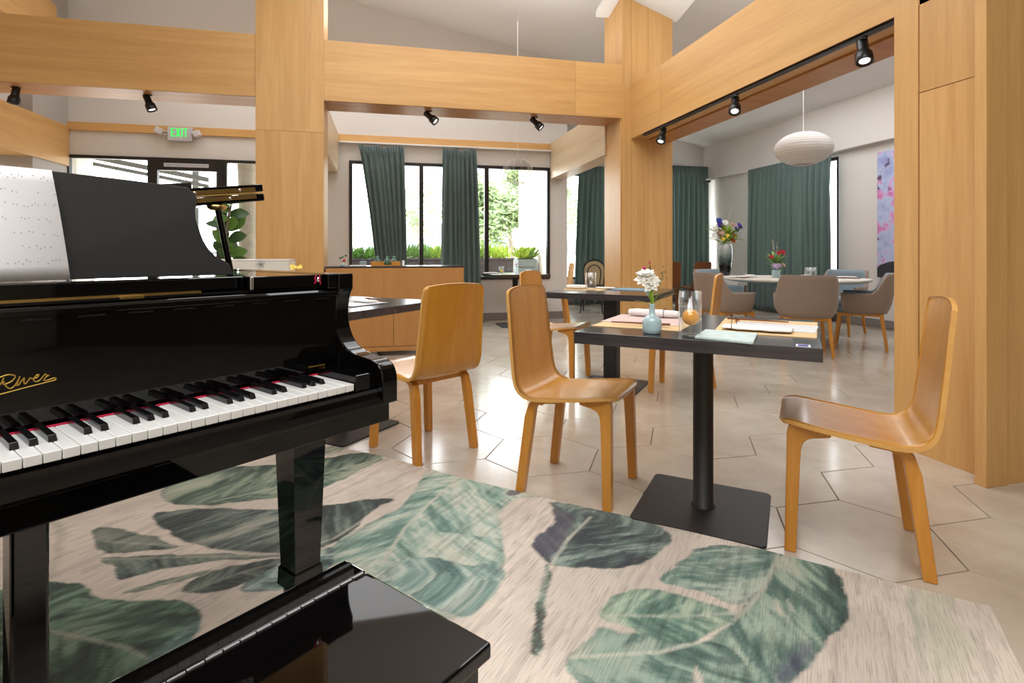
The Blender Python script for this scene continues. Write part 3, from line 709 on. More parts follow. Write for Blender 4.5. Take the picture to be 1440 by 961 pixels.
# long dark leaf
leaf([(210, 725), (232, 750), (262, 765), (300, 776), (400, 784), (470, 770), (500, 745), (530, 715), (562, 703), (520, 704), (470, 712), (420, 720), (360, 720), (290, 716), (240, 722)], [(150, 775), (270, 775), (400, 784), (470, 760), (560, 703)], (34, 46, 46), (66, 84, 78), (120, 134, 120), 3, vein=12, pale=.6)
leaf([(126, 744), (132, 766), (140, 782), (200, 778), (262, 772), (240, 765), (210, 756), (180, 747)], [(150, 765), (262, 772)], (38, 48, 44), (74, 92, 78), (118, 130, 112), 4, pale=.3)
leaf([(136, 786), (142, 795), (160, 797), (165, 810), (172, 820), (240, 800), (320, 792), (420, 785), (300, 780), (190, 786)], [(140, 790), (300, 786), (420, 785)], (40, 48, 48), (72, 92, 82), (120, 136, 118), 5, pale=.3)
leaf([(160, 842), (220, 822), (300, 802), (300, 808), (220, 832)], [(160, 842), (300, 804)], (86, 104, 84), (110, 126, 104), (150, 158, 132), 6, pale=.2)
leaf([(252, 842), (262, 826), (290, 810), (340, 796), (440, 782), (400, 800), (350, 822), (300, 838)], [(252, 842), (340, 808), (440, 782)], (36, 44, 44), (68, 82, 74), (116, 128, 112), 7, pale=.2)
# leaf beside the bench
leaf([(333, 836), (360, 836), (420, 830), (470, 800), (480, 770), (440, 778), (400, 790), (360, 815)], [(333, 836), (480, 770)], (52, 74, 74), (96, 130, 122), (170, 192, 180), 8, pale=.2)
patch([(60, 720), (92, 745), (80, 800), (66, 830), (84, 770)], (124, 122, 86), 20, .5, .03)
# bottom left leaf
leaf([(-60, 850), (0, 832), (60, 822), (108, 822), (122, 830), (120, 842), (180, 850), (262, 848), (284, 866), (284, 884), (240, 920), (200, 945), (150, 985), (60, 1010), (-80, 1000)], [(-60, 900), (60, 890), (180, 915), (260, 960)], (36, 62, 46), (64, 104, 78), (120, 160, 128), 9, vein=8, pale=.5)
leaf([(180, 960), (230, 910), (284, 872), (284, 890), (250, 925), (210, 965), (180, 990)], [(190, 960), (284, 872)], (70, 110, 104), (108, 150, 142), (150, 186, 174), 10, pale=.1)
# light teal leaf in the centre
leaf([(608, 660), (590, 676), (578, 700), (560, 720), (520, 738), (482, 758), (466, 782), (480, 830), (560, 860), (640, 876), (672, 868), (700, 838), (712, 800), (710, 755), (700, 730), (712, 710), (740, 700), (790, 700), (770, 690), (720, 682), (664, 672), (635, 668)], [(650, 670), (610, 705), (570, 745), (535, 800)], (92, 132, 118), (140, 174, 156), (198, 204, 184), 11, vein=10, pale=.9, wash=.02)
leaf([(535, 800), (560, 830), (640, 872), (672, 866), (700, 838), (709, 812), (702, 790), (660, 800), (600, 782)], [(610, 705), (535, 800)], (74, 112, 108), (124, 160, 148), (186, 200, 184), 12, vein=12, pale=.2)
patch([(716, 688), (738, 690), (730, 698), (714, 700)], (66, 60, 70), 22, .8)
# violet-dark leaf with its stalk
leaf([(768, 704), (782, 720), (780, 740), (760, 754), (747, 766), (750, 776), (772, 795), (786, 800), (860, 806), (905, 796), (938, 776), (945, 760), (930, 745), (890, 728), (840, 715)], [(776, 795), (800, 760), (830, 730)], (48, 58, 64), (84, 104, 98), (138, 158, 144), 13, vein=11, pale=.7)
patch([(768, 704), (790, 716), (812, 730), (800, 752), (776, 792), (750, 776), (749, 766), (762, 754), (780, 740), (781, 720)], (78, 68, 86), 23, .75, .02)
leaf([(768, 796), (776, 796), (774, 815), (768, 830), (766, 880), (758, 930), (746, 930), (744, 915), (752, 860), (760, 820)], [(772, 796), (752, 930)], (56, 60, 58), (84, 112, 92), (140, 160, 140), 14, vein=20, pale=.1)
# big split leaf, front right
leaf([(985, 772), (950, 800), (918, 820), (935, 826), (970, 832), (1010, 848), (1030, 858), (1075, 850), (1120, 800), (1180, 808), (1150, 790), (1096, 778), (1040, 772)], [(1096, 778), (1075, 830), (1040, 862)], (70, 106, 94), (116, 148, 132), (180, 194, 174), 15, vein=9, pale=.7)
leaf([(1096, 778), (1150, 790), (1180, 806), (1195, 850), (1192, 880), (1150, 918), (1130, 950), (1090, 990), (1000, 990), (960, 940), (1010, 900), (1040, 862), (1075, 830)], [(1096, 778), (1075, 830), (1040, 870), (990, 905)], (52, 82, 74), (96, 132, 116), (160, 182, 158), 16, vein=9, pale=.7)
leaf([(838, 880), (848, 852), (880, 834), (920, 832), (962, 842), (1020, 862), (1035, 872), (1000, 900), (960, 915), (900, 895)], [(850, 870), (960, 872), (1040, 866)], (62, 98, 84), (100, 138, 118), (168, 190, 160), 17, vein=9, pale=.4)
leaf([(838, 884), (880, 888), (905, 896), (960, 912), (1010, 905), (1060, 950), (1060, 1010), (880, 1020), (800, 960), (790, 935), (812, 915), (832, 900)], [(795, 930), (930, 922), (1000, 902)], (46, 74, 68), (84, 118, 104), (142, 168, 148), 18, vein=9, pale=.7)
patch([(1130, 900), (1143, 920), (1128, 945), (1100, 975), (1085, 950), (1110, 930)], (74, 62, 92), 24, .6, .03)
patch([(1090, 845), (1104, 868), (1100, 872), (1088, 855)], (196, 190, 174), 25, .9); patch([(1104, 840), (1118, 862), (1112, 864)], (196, 190, 174), 26, .9)
patch([(842, 880), (870, 880), (902, 892), (880, 894), (850, 888)], (206, 192, 176), 27, .95)
patch([(976, 935), (984, 960), (980, 985), (972, 960)], (206, 192, 176), 28, .9)
# faint green wash toward the right edge
patch([(1276, 828), (1330, 836), (1340, 850), (1330, 870), (1370, 900), (1350, 950), (1320, 960), (1300, 900)], (170, 182, 152), 29, .45, .05)
patch([(1276, 828), (1284, 836), (1296, 900), (1302, 960), (1294, 930), (1286, 880)], (130, 150, 128), 30, .6, .02)
zr = (.007 + .0016 * np.sin(S * 9) * np.exp(-Tt * 2))
wav = .012 * np.sin(S * 4.3 + 1) * np.exp(-Tt * 3)
Uw = Uu + E2.x * wav; Vw = Vv + E2.y * wav
co = np.stack([Uw, Vw, zr], -1).reshape(-1, 3).astype(np.float32)
ii = np.arange((nx_ + 1) * (ny_ + 1)).reshape(ny_ + 1, nx_ + 1)
qd = np.stack([ii[:-1, :-1], ii[:-1, 1:], ii[1:, 1:], ii[1:, :-1]], -1).reshape(-1, 4)
me = bpy.data.meshes.new('rug'); me.vertices.add(len(co)); me.vertices.foreach_set('co', co.ravel())
me.loops.add(qd.size); me.loops.foreach_set('vertex_index', qd.ravel().astype(np.int32)); me.polygons.add(len(qd))
me.polygons.foreach_set('loop_start', np.arange(0, qd.size, 4, dtype=np.int32)); me.update(calc_edges=True); me.validate()
ca = me.color_attributes.new('print', 'FLOAT_COLOR', 'POINT')
ca.data.foreach_set('color', np.concatenate([colr.reshape(-1, 3), np.ones((len(co), 1))], 1).astype(np.float32).ravel())
me.polygons.foreach_set('use_smooth', [True] * len(qd)); me.materials.append(MATS['rug_print'])
rug = bpy.data.objects.new('rug', me); COL.objects.link(rug)
tag(rug, 'large beige rug printed with big green watercolour leaves under the piano', 'rug')
# bound edge of the rug
mb = MB(); edge_ = [(co[i * 12], ) for i in range(nx_ // 12)]
for k0, k1 in ((ii[0, :], 1), (ii[:, 0], 1)):
    pts_ = co[k0][::6]; vs = [(p[0], p[1], p[2] - .0002) for p in pts_] + [(p[0], p[1], .001) for p in pts_]; n_ = len(pts_)
    mb.add(vs, [[i, i + 1, n_ + i + 1, n_ + i] for i in range(n_ - 1)])
mb.build('bound_edge', 'mat_pink', rug)

# ------------------------------------------------------------------ grand piano
KA = R(39); PO = (-.067, 1.308, 0)
PN = empty('grand_piano', PO, KA, label='glossy black grand piano with its lid half raised', cat='piano')
AL, AR, OUT = -1.235, .061, .106
# rim: right cheek S-profile, then the curved case
def dense(pts, n=4):
    P_ = [Vector(p) for p in pts]; out = []
    for i in range(len(P_) - 1):
        a, b_, c, d_ = P_[max(i - 1, 0)], P_[i], P_[i + 1], P_[min(i + 2, len(P_) - 1)]
        for k in range(n):
            t = k / n; q_ = .5 * ((2 * b_) + (-a + c) * t + (2 * a - 5 * b_ + 4 * c - d_) * t * t + (-a + 3 * b_ - 3 * c + d_) * t ** 3); out.append((q_.x, q_.y))
    return out + [tuple(P_[-1])]
S_in = [(.149, .967), (.149, .928), (.160, .910), (.167, .885), (.168, .860), (.163, .831), (.150, .808), (.135, .792), (.113, .778), (.078, .769), (.045, .765), (.015, .762), (-.008, .754), (-.021, .738), (-.026, .715), (-.026, .662)]
def arm(a0, a1):
    return MB().prism([(.62, .967), (.149, .967)] + dense(S_in[1:]) + [(.30, .662), (.62, .662)], 'yz', a0, a1, smooth=False)
arm(AR, OUT).build('treble_arm', 'piano_black', PN, .004, seg=3)
arm(AL - .056, AL - .011).build('bass_arm', 'piano_black', PN, .004, seg=3)
RO = [(OUT, .60)] + dense([(OUT, .80), (.08, .92), (.01, 1.03), (-.12, 1.13), (-.30, 1.22), (-.45, 1.31), (-.56, 1.42), (-.66, 1.53), (-.80, 1.60), (-1.0, 1.62), (-1.2, 1.57), (-1.28, 1.47), (AL - .056, 1.3)], 3) + [(AL - .056, .60)]
def inset(pts, d_):
    out = []; n = len(pts)
    for i in range(n):
        a = Vector(pts[max(i - 1, 0)]); b_ = Vector(pts[min(i + 1, n - 1)]); t = (b_ - a).normalized(); out.append((pts[i][0] - t.y * d_ * 1, pts[i][1] + t.x * d_ * 1))
    return out
RI = inset(RO, .045)
mb = MB(); n = len(RO)
vs = [(x, y, z) for z in (.63, .967) for P_ in (RO, RI) for x, y in P_]
fs = []
for i in range(n - 1):
    fs += [[i, i + 1, 2 * n + i + 1, 2 * n + i], [n + i, 3 * n + i, 3 * n + i + 1, n + i + 1], [2 * n + i, 2 * n + i + 1, 3 * n + i + 1, 3 * n + i], [i, n + i, n + i + 1, i + 1]]
mb.add(vs, fs, 0, False); mb.build('case_rim', 'piano_black', PN)
MB().prism(RI + [(AL, .30), (AR, .30)], 'xy', .80, .82).build('sound_board', 'brass', PN)
MB().prism(RI + [(AL, .30), (AR, .30)], 'xy', .63, .65).build('bottom_board', 'satin_black', PN)
# key bed, key slip, lower rail
MB().box(AL - .05, .094, .006, .599, .618, .66).build('key_bed', 'piano_black', PN, .003)
MB().prism([(-.026, .662), (.03, .662), (.03, .698), (-.004, .698), (-.012, .692), (-.018, .68), (-.026, .668)], 'yz', AL - .01, AR).build('key_slip', 'piano_black', PN, .0015)
MB().box(AL - .05, .092, -.012, .006, .617, .661).build('lower_rail', 'piano_black', PN, .002)
for a0, a1 in ((.004, AR), (AL - .011, -1.2)): MB().box(a0, a1, 0, .156, .698, .737).build('key_block', 'piano_black', PN, .003)
MB().box(AL, AR, .151, .158, .70, .7215).build('red_felt', 'red_felt', PN)
MB().box(AL, AR, .158, .172, .729, .915).build('fallboard', 'piano_black', PN, .001)
MB().prism([(.150, .912), (.19, .912), (.19, .926), (.158, .928), (.150, .922)], 'yz', AL, AR).build('fallboard_lip', 'piano_black', PN, .0015)
mb = MB()
for k in range(16): mb.box(AL + .06 + k * .078, AL + .10 + k * .078, .153, .158, .905, .9085)
mb.build('hinge_slots', 'satin_black', PN)['kind'] = 'stuff'
# white and black keys
KW = 1.2 / 52
kme = None
W0 = MB().box(-KW + .0006, 0 - .0006, 0, .150, .704, .720).build('white_key', 'key_white', PN, .0012)
W0.location = (0, 0, 0)
for k in range(1, 52):
    c = W0.copy(); COL.objects.link(c); c.location = (-KW * k, 0, 0)
mb = MB(); mb.prism([(.052, .720), (.058, .7305), (.15, .7315), (.15, .72)], 'yz', -.0052, .0052, fn=lambda x, y, z: (x * (1 if z > .725 else 1.12), y, z))
B0 = None
letters = 'CBAGFED'     # from the top note down
for k in range(51):
    if letters[k % 7] in 'BAGED':
        pass
for k in range(51):
    nt_ = letters[k % 7]
    if nt_ in ('B', 'A', 'G', 'E', 'D'):      # a black key lies just below this white key
        if B0 is None: B0 = mb.build('black_key', 'key_black', PN, .0008); B0.location = (-KW * (k + 1), 0, 0)
        else: c = B0.copy(); COL.objects.link(c); c.location = (-KW * (k + 1), 0, 0)
# top: music shelf, corner blocks, strips
MB().box(AL + .08, -.155, .20, .62, .938, .966).build('music_shelf', 'piano_black', PN, .003)
MB().box(-.152, .03, .17, .62, .934, .966).build('side_block', 'piano_black', PN, .003)
MB().box(.032, AR, .152, .62, .930, .967).build('corner_block', 'piano_black', PN, .003)
MB().box(AL, AR, .19, .60, .929, .934).build('top_rail', 'satin_black', PN)
MB().box(AL + .1, -.25, .193, .199, .934, .939).build('brass_strip', 'brass', PN)
MB().box(-.40, -.36, .185, .193, .930, .937).build('latch', 'brass', PN, .001)
MB().box(-.158, -.150, .165, .171, .936, .966).build('shelf_bolt', 'chrome', PN, .002)
lk = MB().lathe([(.001, -.004), (.007, -.004), (.007, .001), (.001, .001)], 14, ax=Matrix.Translation((.018, .168, .953)) @ Matrix.Rotation(R(90), 4, 'X')).build('lock', 'chrome', PN)
mb = MB(); mb.tube([(.010, .167, .964), (.004, .166, .958), (.008, .166, .950), (.003, .166, .944)], .0018, 6); mb.tube([(.018, .167, .966), (.02, .166, .941)], .0014, 6); mb.build('red_tassel', 'red_felt', PN)
MB().box(.0605, .062, .1475, .149, .729, .76).build('chrome_pin', 'chrome', PN)
# music desk, leaning back, curved cut ends
DK = [(-.61, .968), (-.137, .968), (-.145, .993), (-.156, 1.001), (-.176, 1.013), (-.190, 1.03), (-.200, 1.05), (-.207, 1.075), (-.2125, 1.10), (-.2115, 1.125), (-.205, 1.143), (-.209, 1.160), (-.226, 1.173), (-.35, 1.179), (-.48, 1.183), (-.61, 1.185)]
DK = DK[:-1] + [(-.61, 1.185)] + [(-1.22 - x, z) for x, z in DK[::-1][1:-1]]
MB().prism(DK, 'xz', 0, .016, fn=lambda x, y, z: (x, .285 + y + .2 * (z - .965), z)).build('music_desk', 'desk_black', PN, .002)
# lid, hinged along the bass side; the front flap is folded back over it
LA = math.atan2(.206, 1.345)
LD = empty('lid', (AL - .056, 0, .968)); LD.parent = PN; LD.rotation_euler = (0, -LA, 0)
def lidpt(a): return (a - (AL - .056))
LO = [(1.36, .5), (1.36, .80), (1.33, .93), (1.25, 1.05), (1.12, 1.15), (.95, 1.24), (.82, 1.33), (.70, 1.43), (.58, 1.55), (.45, 1.62), (.25, 1.64), (.08, 1.60), (0, 1.48), (0, .5)]
PN_L = MB().prism(LO, 'xy', 0, .021).build('main_lid', 'piano_black', LD, .003)
MB().prism([(0, .5), (1.36, .5), (1.36, .86), (0, .86)], 'xy', .027, .048).build('folded_flap', 'piano_black', LD, .003)
for z0 in (.008, .028): MB().box(.25, 1.335, .4975, .5, z0, z0 + .012).build('piano_hinge', 'brass', LD)
MB().tube([(.25, .4975, .024), (1.335, .4975, .024)], .0028, 8).build('hinge_barrel', 'brass', LD)
mb = MB()
for k in range(9):
    for z0 in (.0135, .0345): mb.ball((.30 + k * .12 + (z0 > .02) * .03, .4968, z0), (.004, .0015, .004), n=8, m=4)
mb.build('hinge_screws', 'chrome', LD)
MB().lathe([(.001, 0), (.008, 0), (.008, -.008), (.001, -.008)], 10, 1.24, .53).build('rubber_button', 'satin_black', LD)
MB().tube([(-.038, .515, .966), (-.073, .515, 1.142)], [.0085, .0085], 10).build('prop_stick', 'piano_black', PN)
MB().lathe([(.001, 1.151), (.026, 1.151), (.024, 1.143), (.015, 1.138), (.001, 1.138)], 18, -.076, .515).build('prop_cup', 'brass', PN)
# legs and pedal lyre
def pleg(a, b_, nm='leg'):
    mb = MB()
    for (z0, w0), (z1, w1) in zip([(.62, .050), (.56, .050), (.555, .047), (.19, .036), (.185, .040), (.14, .042), (.135, .032)], [(.56, .050), (.555, .047), (.19, .036), (.185, .040), (.14, .042), (.135, .032), (.09, .028)]):
        vs = [(a + sx * w_, b_ + sy * w_, z) for z, w_ in ((z0, w0), (z1, w1)) for sx, sy in ((-1, -1), (1, -1), (1, 1), (-1, 1))]
        mb.add(vs, [(0, 1, 5, 4), (1, 2, 6, 5), (2, 3, 7, 6), (3, 0, 4, 7)])
    o = mb.build(nm, 'piano_black', PN)
    c = MB().lathe([(.012, -.03), (.034, -.028), (.034, .028), (.012, .03)], 20, ax=Matrix.Translation((a, b_, .0425)) @ Matrix.Rotation(R(90), 4, 'Y')).build('caster', 'brass', o)
    MB().box(a - .022, a + .022, b_ - .03, b_ + .03, .082, .09).build('caster_plate', 'brass', o)
    return o
pleg(.040, .29); pleg(-1.19, .29); pleg(-.80, 1.45)
ly = MB(); ly.box(-.545, -.488, .27, .335, .10, .617); ly.box(-.73, -.673, .27, .335, .10, .617); ly.build('lyre_post', 'piano_black', PN, .006)
MB().box(-.76, -.46, .22, .38, .045, .10).build('pedal_box', 'piano_black', PN, .006)
for a in (-.68, -.61, -.54): MB().prism([(a - .012, .13), (a + .012, .13), (a + .008, .22), (a - .008, .22)], 'xy', .04, .052).build('pedal', 'brass', PN, .003)
for a in (-.66, -.56): MB().tube([(a, .37, .1), (a, .60, .60)], .008, 8).build('lyre_rod', 'satin_black', PN)
# maker's script on the fallboard, brushed strokes in gold
FBY = .1565
def stroke(mb, pts, w0=.0011, n=10):
    P_ = [Vector((p[0], 0, p[1])) for p in pts]; out = []
    for i in range(len(P_) - 1):
        a, b_, c, d_ = P_[max(i - 1, 0)], P_[i], P_[i + 1], P_[min(i + 2, len(P_) - 1)]
        for k in range(n // 2):
            t = k / (n // 2); out.append(.5 * ((2 * b_) + (-a + c) * t + (2 * a - 5 * b_ + 4 * c - d_) * t * t + (-a + 3 * b_ - 3 * c + d_) * t ** 3))
    out.append(P_[-1]); mb.tube([(p.x, FBY, p.z) for p in out], w0, 6)
bx0, bz0, sc_ = -.576, .794, .0724          # width of 'River' as seen, from the frame edge to the end of the flourish
def RV(x, y): return (bx0 + x / 745 * sc_, bz0 + (y) / 190 * .0245)
mb = MB()
stroke(mb, [RV(-60, 150), RV(10, 175), RV(100, 190), RV(175, 172), RV(185, 145), RV(140, 100), RV(60, 75), RV(30, 85), RV(50, 110)], .0012)
stroke(mb, [RV(40, 160), RV(20, 110), RV(-20, 60), RV(-50, 40)], .0012)
stroke(mb, [RV(60, 75), RV(75, 40), RV(120, 12), RV(160, 22), RV(210, 75), RV(250, 150)], .0012)
stroke(mb, [RV(250, 150), RV(215, 70), RV(200, 45), RV(230, 40), RV(270, 90), RV(310, 125)], .0011)
stroke(mb, [RV(310, 125), RV(300, 70), RV(315, 42), RV(345, 65), RV(385, 115)], .0011)
stroke(mb, [RV(385, 115), RV(410, 100), RV(460, 100), RV(500, 125), RV(490, 140), RV(450, 120), RV(430, 80), RV(455, 52), RV(510, 62), RV(560, 110)], .0011)
stroke(mb, [RV(560, 110), RV(590, 135), RV(600, 120), RV(640, 112), RV(600, 95), RV(570, 60), RV(600, 48), RV(670, 58), RV(720, 66), RV(740, 50), RV(715, 34), RV(600, 22), RV(300, -10), RV(0, -45), RV(-300, -75)], .0010)
stroke(mb, [RV(-620, 140), RV(-560, 180), RV(-500, 170), RV(-510, 120), RV(-570, 90)], .0011); stroke(mb, [RV(-560, 175), RV(-600, 60), RV(-640, 10)], .0011)
stroke(mb, [RV(-520, 60), RV(-470, 90), RV(-450, 110), RV(-480, 115), RV(-500, 70), RV(-470, 40), RV(-400, 70), RV(-350, 110), RV(-390, 110), RV(-410, 70), RV(-380, 45), RV(-330, 100), RV(-330, 50), RV(-290, 60), RV(-260, 110), RV(-240, 100), RV(-250, 50), RV(-200, 70), RV(-130, 180), RV(-150, 180), RV(-180, 80), RV(-170, 40), RV(-110, 60)], .0010)
mb.build('maker_script', 'gold_letter', PN)
mb = MB()
for k in range(9): stroke(mb, [(.0 - .018 + k * .0052, .739), (-.0165 + k * .0052, .7425), (-.0155 + k * .0052, .739)], .00035, 4)
mb.build('small_lettering', 'gold_letter', PN)
# sheet music on the desk
def deskpt(a, z, off): return (a, .285 + .2 * (z - .965) - off, z)
def paper(name, a0, a1, z0, z1, off, lean, label):
    o = empty(name, PO, KA, label=label, cat='sheet music')
    vs = []; n_ = 8
    for k in range(n_ + 1):
        t = k / n_; z = z0 + (z1 - z0) * t
        for a in (a0, a1 - lean * t): vs.append(deskpt(a, z, off + .006 * math.sin(t * 3)))
    pg = MB().add(vs, [[2 * k, 2 * k + 1, 2 * k + 3, 2 * k + 2] for k in range(n_)], 0, True).build('page', 'paper', o)
    sd = pg.modifiers.new('s', 'SOLIDIFY'); sd.thickness = .0012; sd.offset = 1
    return o
rnd = random.Random(5)
s1 = paper('sheet_music', -.78, -.455, .968, 1.183, .006, .02, 'white sheet of handwritten music on the piano music desk')
mb = MB()
for r_ in range(7):
    z = 1.165 - r_ * .027
    for k in range(44):
        a = -.70 + k * .0053 + rnd.uniform(-.001, .001)
        if rnd.random() < .42: continue
        t = (z - .968) / .215; zz = z + rnd.uniform(-.004, .004); p_ = deskpt(a, zz, .0085 + .006 * math.sin(t * 3))
        mb.add([(p_[0] - .0009, p_[1], p_[2] - .0007), (p_[0] + .0009, p_[1], p_[2] - .0007), (p_[0] + .0009, p_[1], p_[2] + .0007), (p_[0] - .0009, p_[1], p_[2] + .0007)], [(0, 1, 2, 3)])
mb.build('notation', 'ink', s1)
s2 = paper('sheet_music', -.98, -.60, .968, 1.190, .0035, .0, 'second white music sheet standing behind the handwritten one')
# black folder lying on the lid
fo = empty('music_folder', PO, KA, label='flat black folder lying on the raised piano lid', cat='folder')
MB().prism([(.88, .52), (1.175, .52), (1.175, .80), (.88, .80)], 'xy', .0485, .064, fn=lambda x, y, z: (AL - .056 + x * math.cos(LA) - z * math.sin(LA), y, .968 + x * math.sin(LA) + z * math.cos(LA))).build('cover', 'folder_black', fo, .002)

# ------------------------------------------------------------------ piano bench
BN = empty('piano_bench', PO, KA, label='glossy black piano bench with a long hinge across its lid', cat='bench')
A0, A1 = -1.0, -.209
MB().box(A0, A1, -.319, -.264, .478, .5005).build('fixed_top', 'piano_black', BN, .004, seg=3)
MB().box(A0, A1, -.587, -.323, .478, .500).build('lid', 'piano_black', BN, .004, seg=3)
mb = MB()
for k in range(34): mb.tube([(A0 + .03 + k * .0222, -.321, .4995), (A0 + .03 + k * .0222 + .0205, -.321, .499)], .003, 8)
mb.build('hinge', 'dull_steel', BN)
MB().box(A0 + .012, A1 - .012, -.575, -.276, .40, .478).build('seat_box', 'piano_black', BN, .003)
for a in (A0 + .035, A1 - .035):
    for b_ in (-.30, -.551):
        mb = MB(); vs = [(a + sx * w_, b_ + sy * w_, z) for z, w_ in ((.40, .024), (.012, .018)) for sx, sy in ((-1, -1), (1, -1), (1, 1), (-1, 1))]
        mb.add(vs, [(0, 1, 2, 3), (7, 6, 5, 4), (0, 4, 5, 1), (1, 5, 6, 2), (2, 6, 7, 3), (3, 7, 4, 0)]); mb.build('leg', 'piano_black', BN, .002)

# ------------------------------------------------------------------ sideboard
sb = empty('sideboard', (0, 0, 0), label='long low oak sideboard under the window bay behind the piano', cat='sideboard')
bx('body', 'cabinet', -.55, .79, 5.57, 6.02, .05, .875, sb, .002); bx('top_board', 'black_oak', -.555, .795, 5.55, 6.03, .876, .889, sb, .002)
for z0, z1, us in ((.10, .50, (-.55, .09, .79)), (.505, .872, (-.55, .79))):
    for a, b_ in zip(us[:-1], us[1:]): bx('front_panel', 'cabinet', a + .002, b_ - .002, 5.552, 5.57, z0, z1, sb, .0015)
bx('plinth_rail', 'cabinet', -.55, .79, 5.556, 5.57, .05, .096, sb, .0015)
for u in (-.05, .60, -.45): MB().prism([(u, 0), (u + .03, 0), (u + .01, .05), (u - .03, .05)], 'xz', 5.60, 5.64).build('foot', 'black_metal', sb)
ty = empty('bottle_tray', (.015, 5.72, .889), label='small wooden tray holding green glass bottles on the sideboard', cat='tray')
for b_ in ((-.145, .145, -.06, .06, .001, .008), (-.145, -.05, -.06, -.052, .008, .045), (.055, .145, -.06, -.052, .008, .045), (-.145, .145, .052, .06, .008, .045), (-.145, -.137, -.052, .052, .008, .045), (.137, .145, -.052, .052, .008, .045)):
    MB().box(*b_).build('tray_side', 'leg', ty, .001)
for k, u in enumerate((-.083, .014, .083)):
    b_ = empty('glass_bottle', (.015 + u, 5.72 + (.0 if k != 1 else .01), .898), label=('left', 'middle', 'right')[k] + ' green glass bottle in the wooden tray', cat='bottle', group='green bottles in the tray')
    MB().lathe([(.001, 0), (.030, 0), (.034, .02), (.034, .035), (.016, .062), (.011, .072), (.011, .078), (.018, .084), (.018, .089), (.001, .089)], 20).build('body', 'green_glass', b_)
    MB().lathe([(.001, .089), (.012, .089), (.012, .094), (.001, .094)], 14).build('stopper', 'green_glass', b_)
tag(MB().box(-.24, -.17, 5.66, 5.74, .890, .94).build('stone_bowl', 'planter_grey', None, .01, ), 'small grey stone block left of the bottle tray', 'ornament')
tag(MB().box(-.33, -.17, 5.58, 5.65, .8895, .901).build('folded_cloth', 'cloth_white', None, .004), 'thin folded white cloth on the sideboard edge', 'cloth')
tag(MB().box(.178, .20, 5.66, 5.70, .8895, .945).build('white_card', 'paper', None, .001), 'small white card standing right of the bottle tray', 'card')

# ------------------------------------------------------------------ plants and flowers
def petal_mb(mb, c, nrm, r, w_, n=8, mat=0, cup=.3, seed=0):
    rd = random.Random(seed); nrm = Vector(nrm).normalized(); a = nrm.orthogonal().normalized(); b_ = nrm.cross(a)
    for k in range(n):
        an = 2 * math.pi * k / n + rd.uniform(-.15, .15); d_ = a * math.cos(an) + b_ * math.sin(an); s_ = nrm.cross(d_); rr = r * rd.uniform(.85, 1.1)
        C = Vector(c); p = [C, C + d_ * rr * .5 + s_ * w_ + nrm * cup * rr * .25, C + d_ * rr + nrm * cup * rr * .6, C + d_ * rr * .5 - s_ * w_ + nrm * cup * rr * .25, C + d_ * rr * .55 + nrm * cup * rr * .15]
        mb.add(p, [(0, 1, 4), (1, 2, 4), (2, 3, 4), (3, 0, 4)], mat, True)
def leaf_mb(mb, base, tip, w_, mat=0, bend=.1, n=6, up=(0, 0, 1)):
    B, T_ = Vector(base), Vector(tip); ax = T_ - B; L_ = ax.length; side = ax.cross(Vector(up)); side = side.normalized() if side.length > 1e-5 else Vector((1, 0, 0)); nr = side.cross(ax).normalized()
    vs = []
    for k in range(n + 1):
        t = k / n; c = B + ax * t + nr * (bend * L_ * math.sin(math.pi * t)); ww = w_ * math.sin(math.pi * min(1, t * .93 + .07)) ** .8
        vs += [c - side * ww, c - nr * ww * .25, c + side * ww]
    fs = []
    for k in range(n): a = 3 * k; fs += [[a, a + 1, a + 4, a + 3], [a + 1, a + 2, a + 5, a + 4]]
    mb.add(vs, fs, mat, True)
def bud_vase(loc, label, s=.82):
    return tag(MB().lathe([(r_ * s, z_ * s) for r_, z_ in [(.001, 0), (.034, 0), (.040, .004), (.0415, .02), (.0415, .052), (.038, .064), (.026, .074), (.016, .082), (.013, .095), (.0125, .124), (.0145, .128), (.0115, .130), (.010, .12), (.001, .11)]], 32).build('bud_vase', 'celadon', None, loc=loc), label, 'vase')
bud_vase((.941, 1.815, .7303), 'pale celadon bud vase on the near table, holding the white flower')
f = empty('flower_sprig', (.941, 1.815, .826), label='white ruffled flower with green leaves in the near bud vase', cat='flower')
mb = MB(); mb.tube([(0, 0, -.03), (-.004, 0, .05), (-.01, .0, .10)], .002, 6); mb.tube([(0, 0, -.02), (.02, -.01, .06), (.035, -.02, .13)], .0013, 5); mb.build('stem', 'leaf_green', f)
mb = MB()
for k, (c, nr) in enumerate((((-.026, .01, .105), (-.6, -.6, .5)), ((.004, .0, .098), (.3, -.8, .4)), ((-.010, -.006, .085), (-.1, -1, .1)), ((-.02, .01, .12), (-.2, -.3, 1)))):
    petal_mb(mb, c, nr, .036, .012, 9, 0, .25, k); petal_mb(mb, c, nr, .024, .009, 7, 0, .7, k + 9)
mb.build('blossom', 'petal_white', f)
for k, (b_, t, w_) in enumerate((((0, 0, .0), (-.075, .0, .022), .006), ((0, 0, .01), (-.05, .02, .075), .007), ((0, 0, .0), (.075, -.05, .05), .005), ((0, 0, .01), (.02, .0, .075), .008), ((0, 0, .0), (-.02, -.01, .07), .009), ((0, 0, .0), (.05, -.03, .018), .005), ((.0, 0, .02), (.06, -.05, .06), .004))):
    m_ = MB(); leaf_mb(m_, b_, t, w_, bend=.12); m_.build('leaf', 'leaf_lime', f)
mb = MB(); rd = random.Random(2)
for k in range(16): mb.ball((.02 + .022 * rd.random(), -.01 - .02 * rd.random(), .05 + .10 * rd.random()), .003, n=6, m=4)
mb.build('buds', 'twig', f)
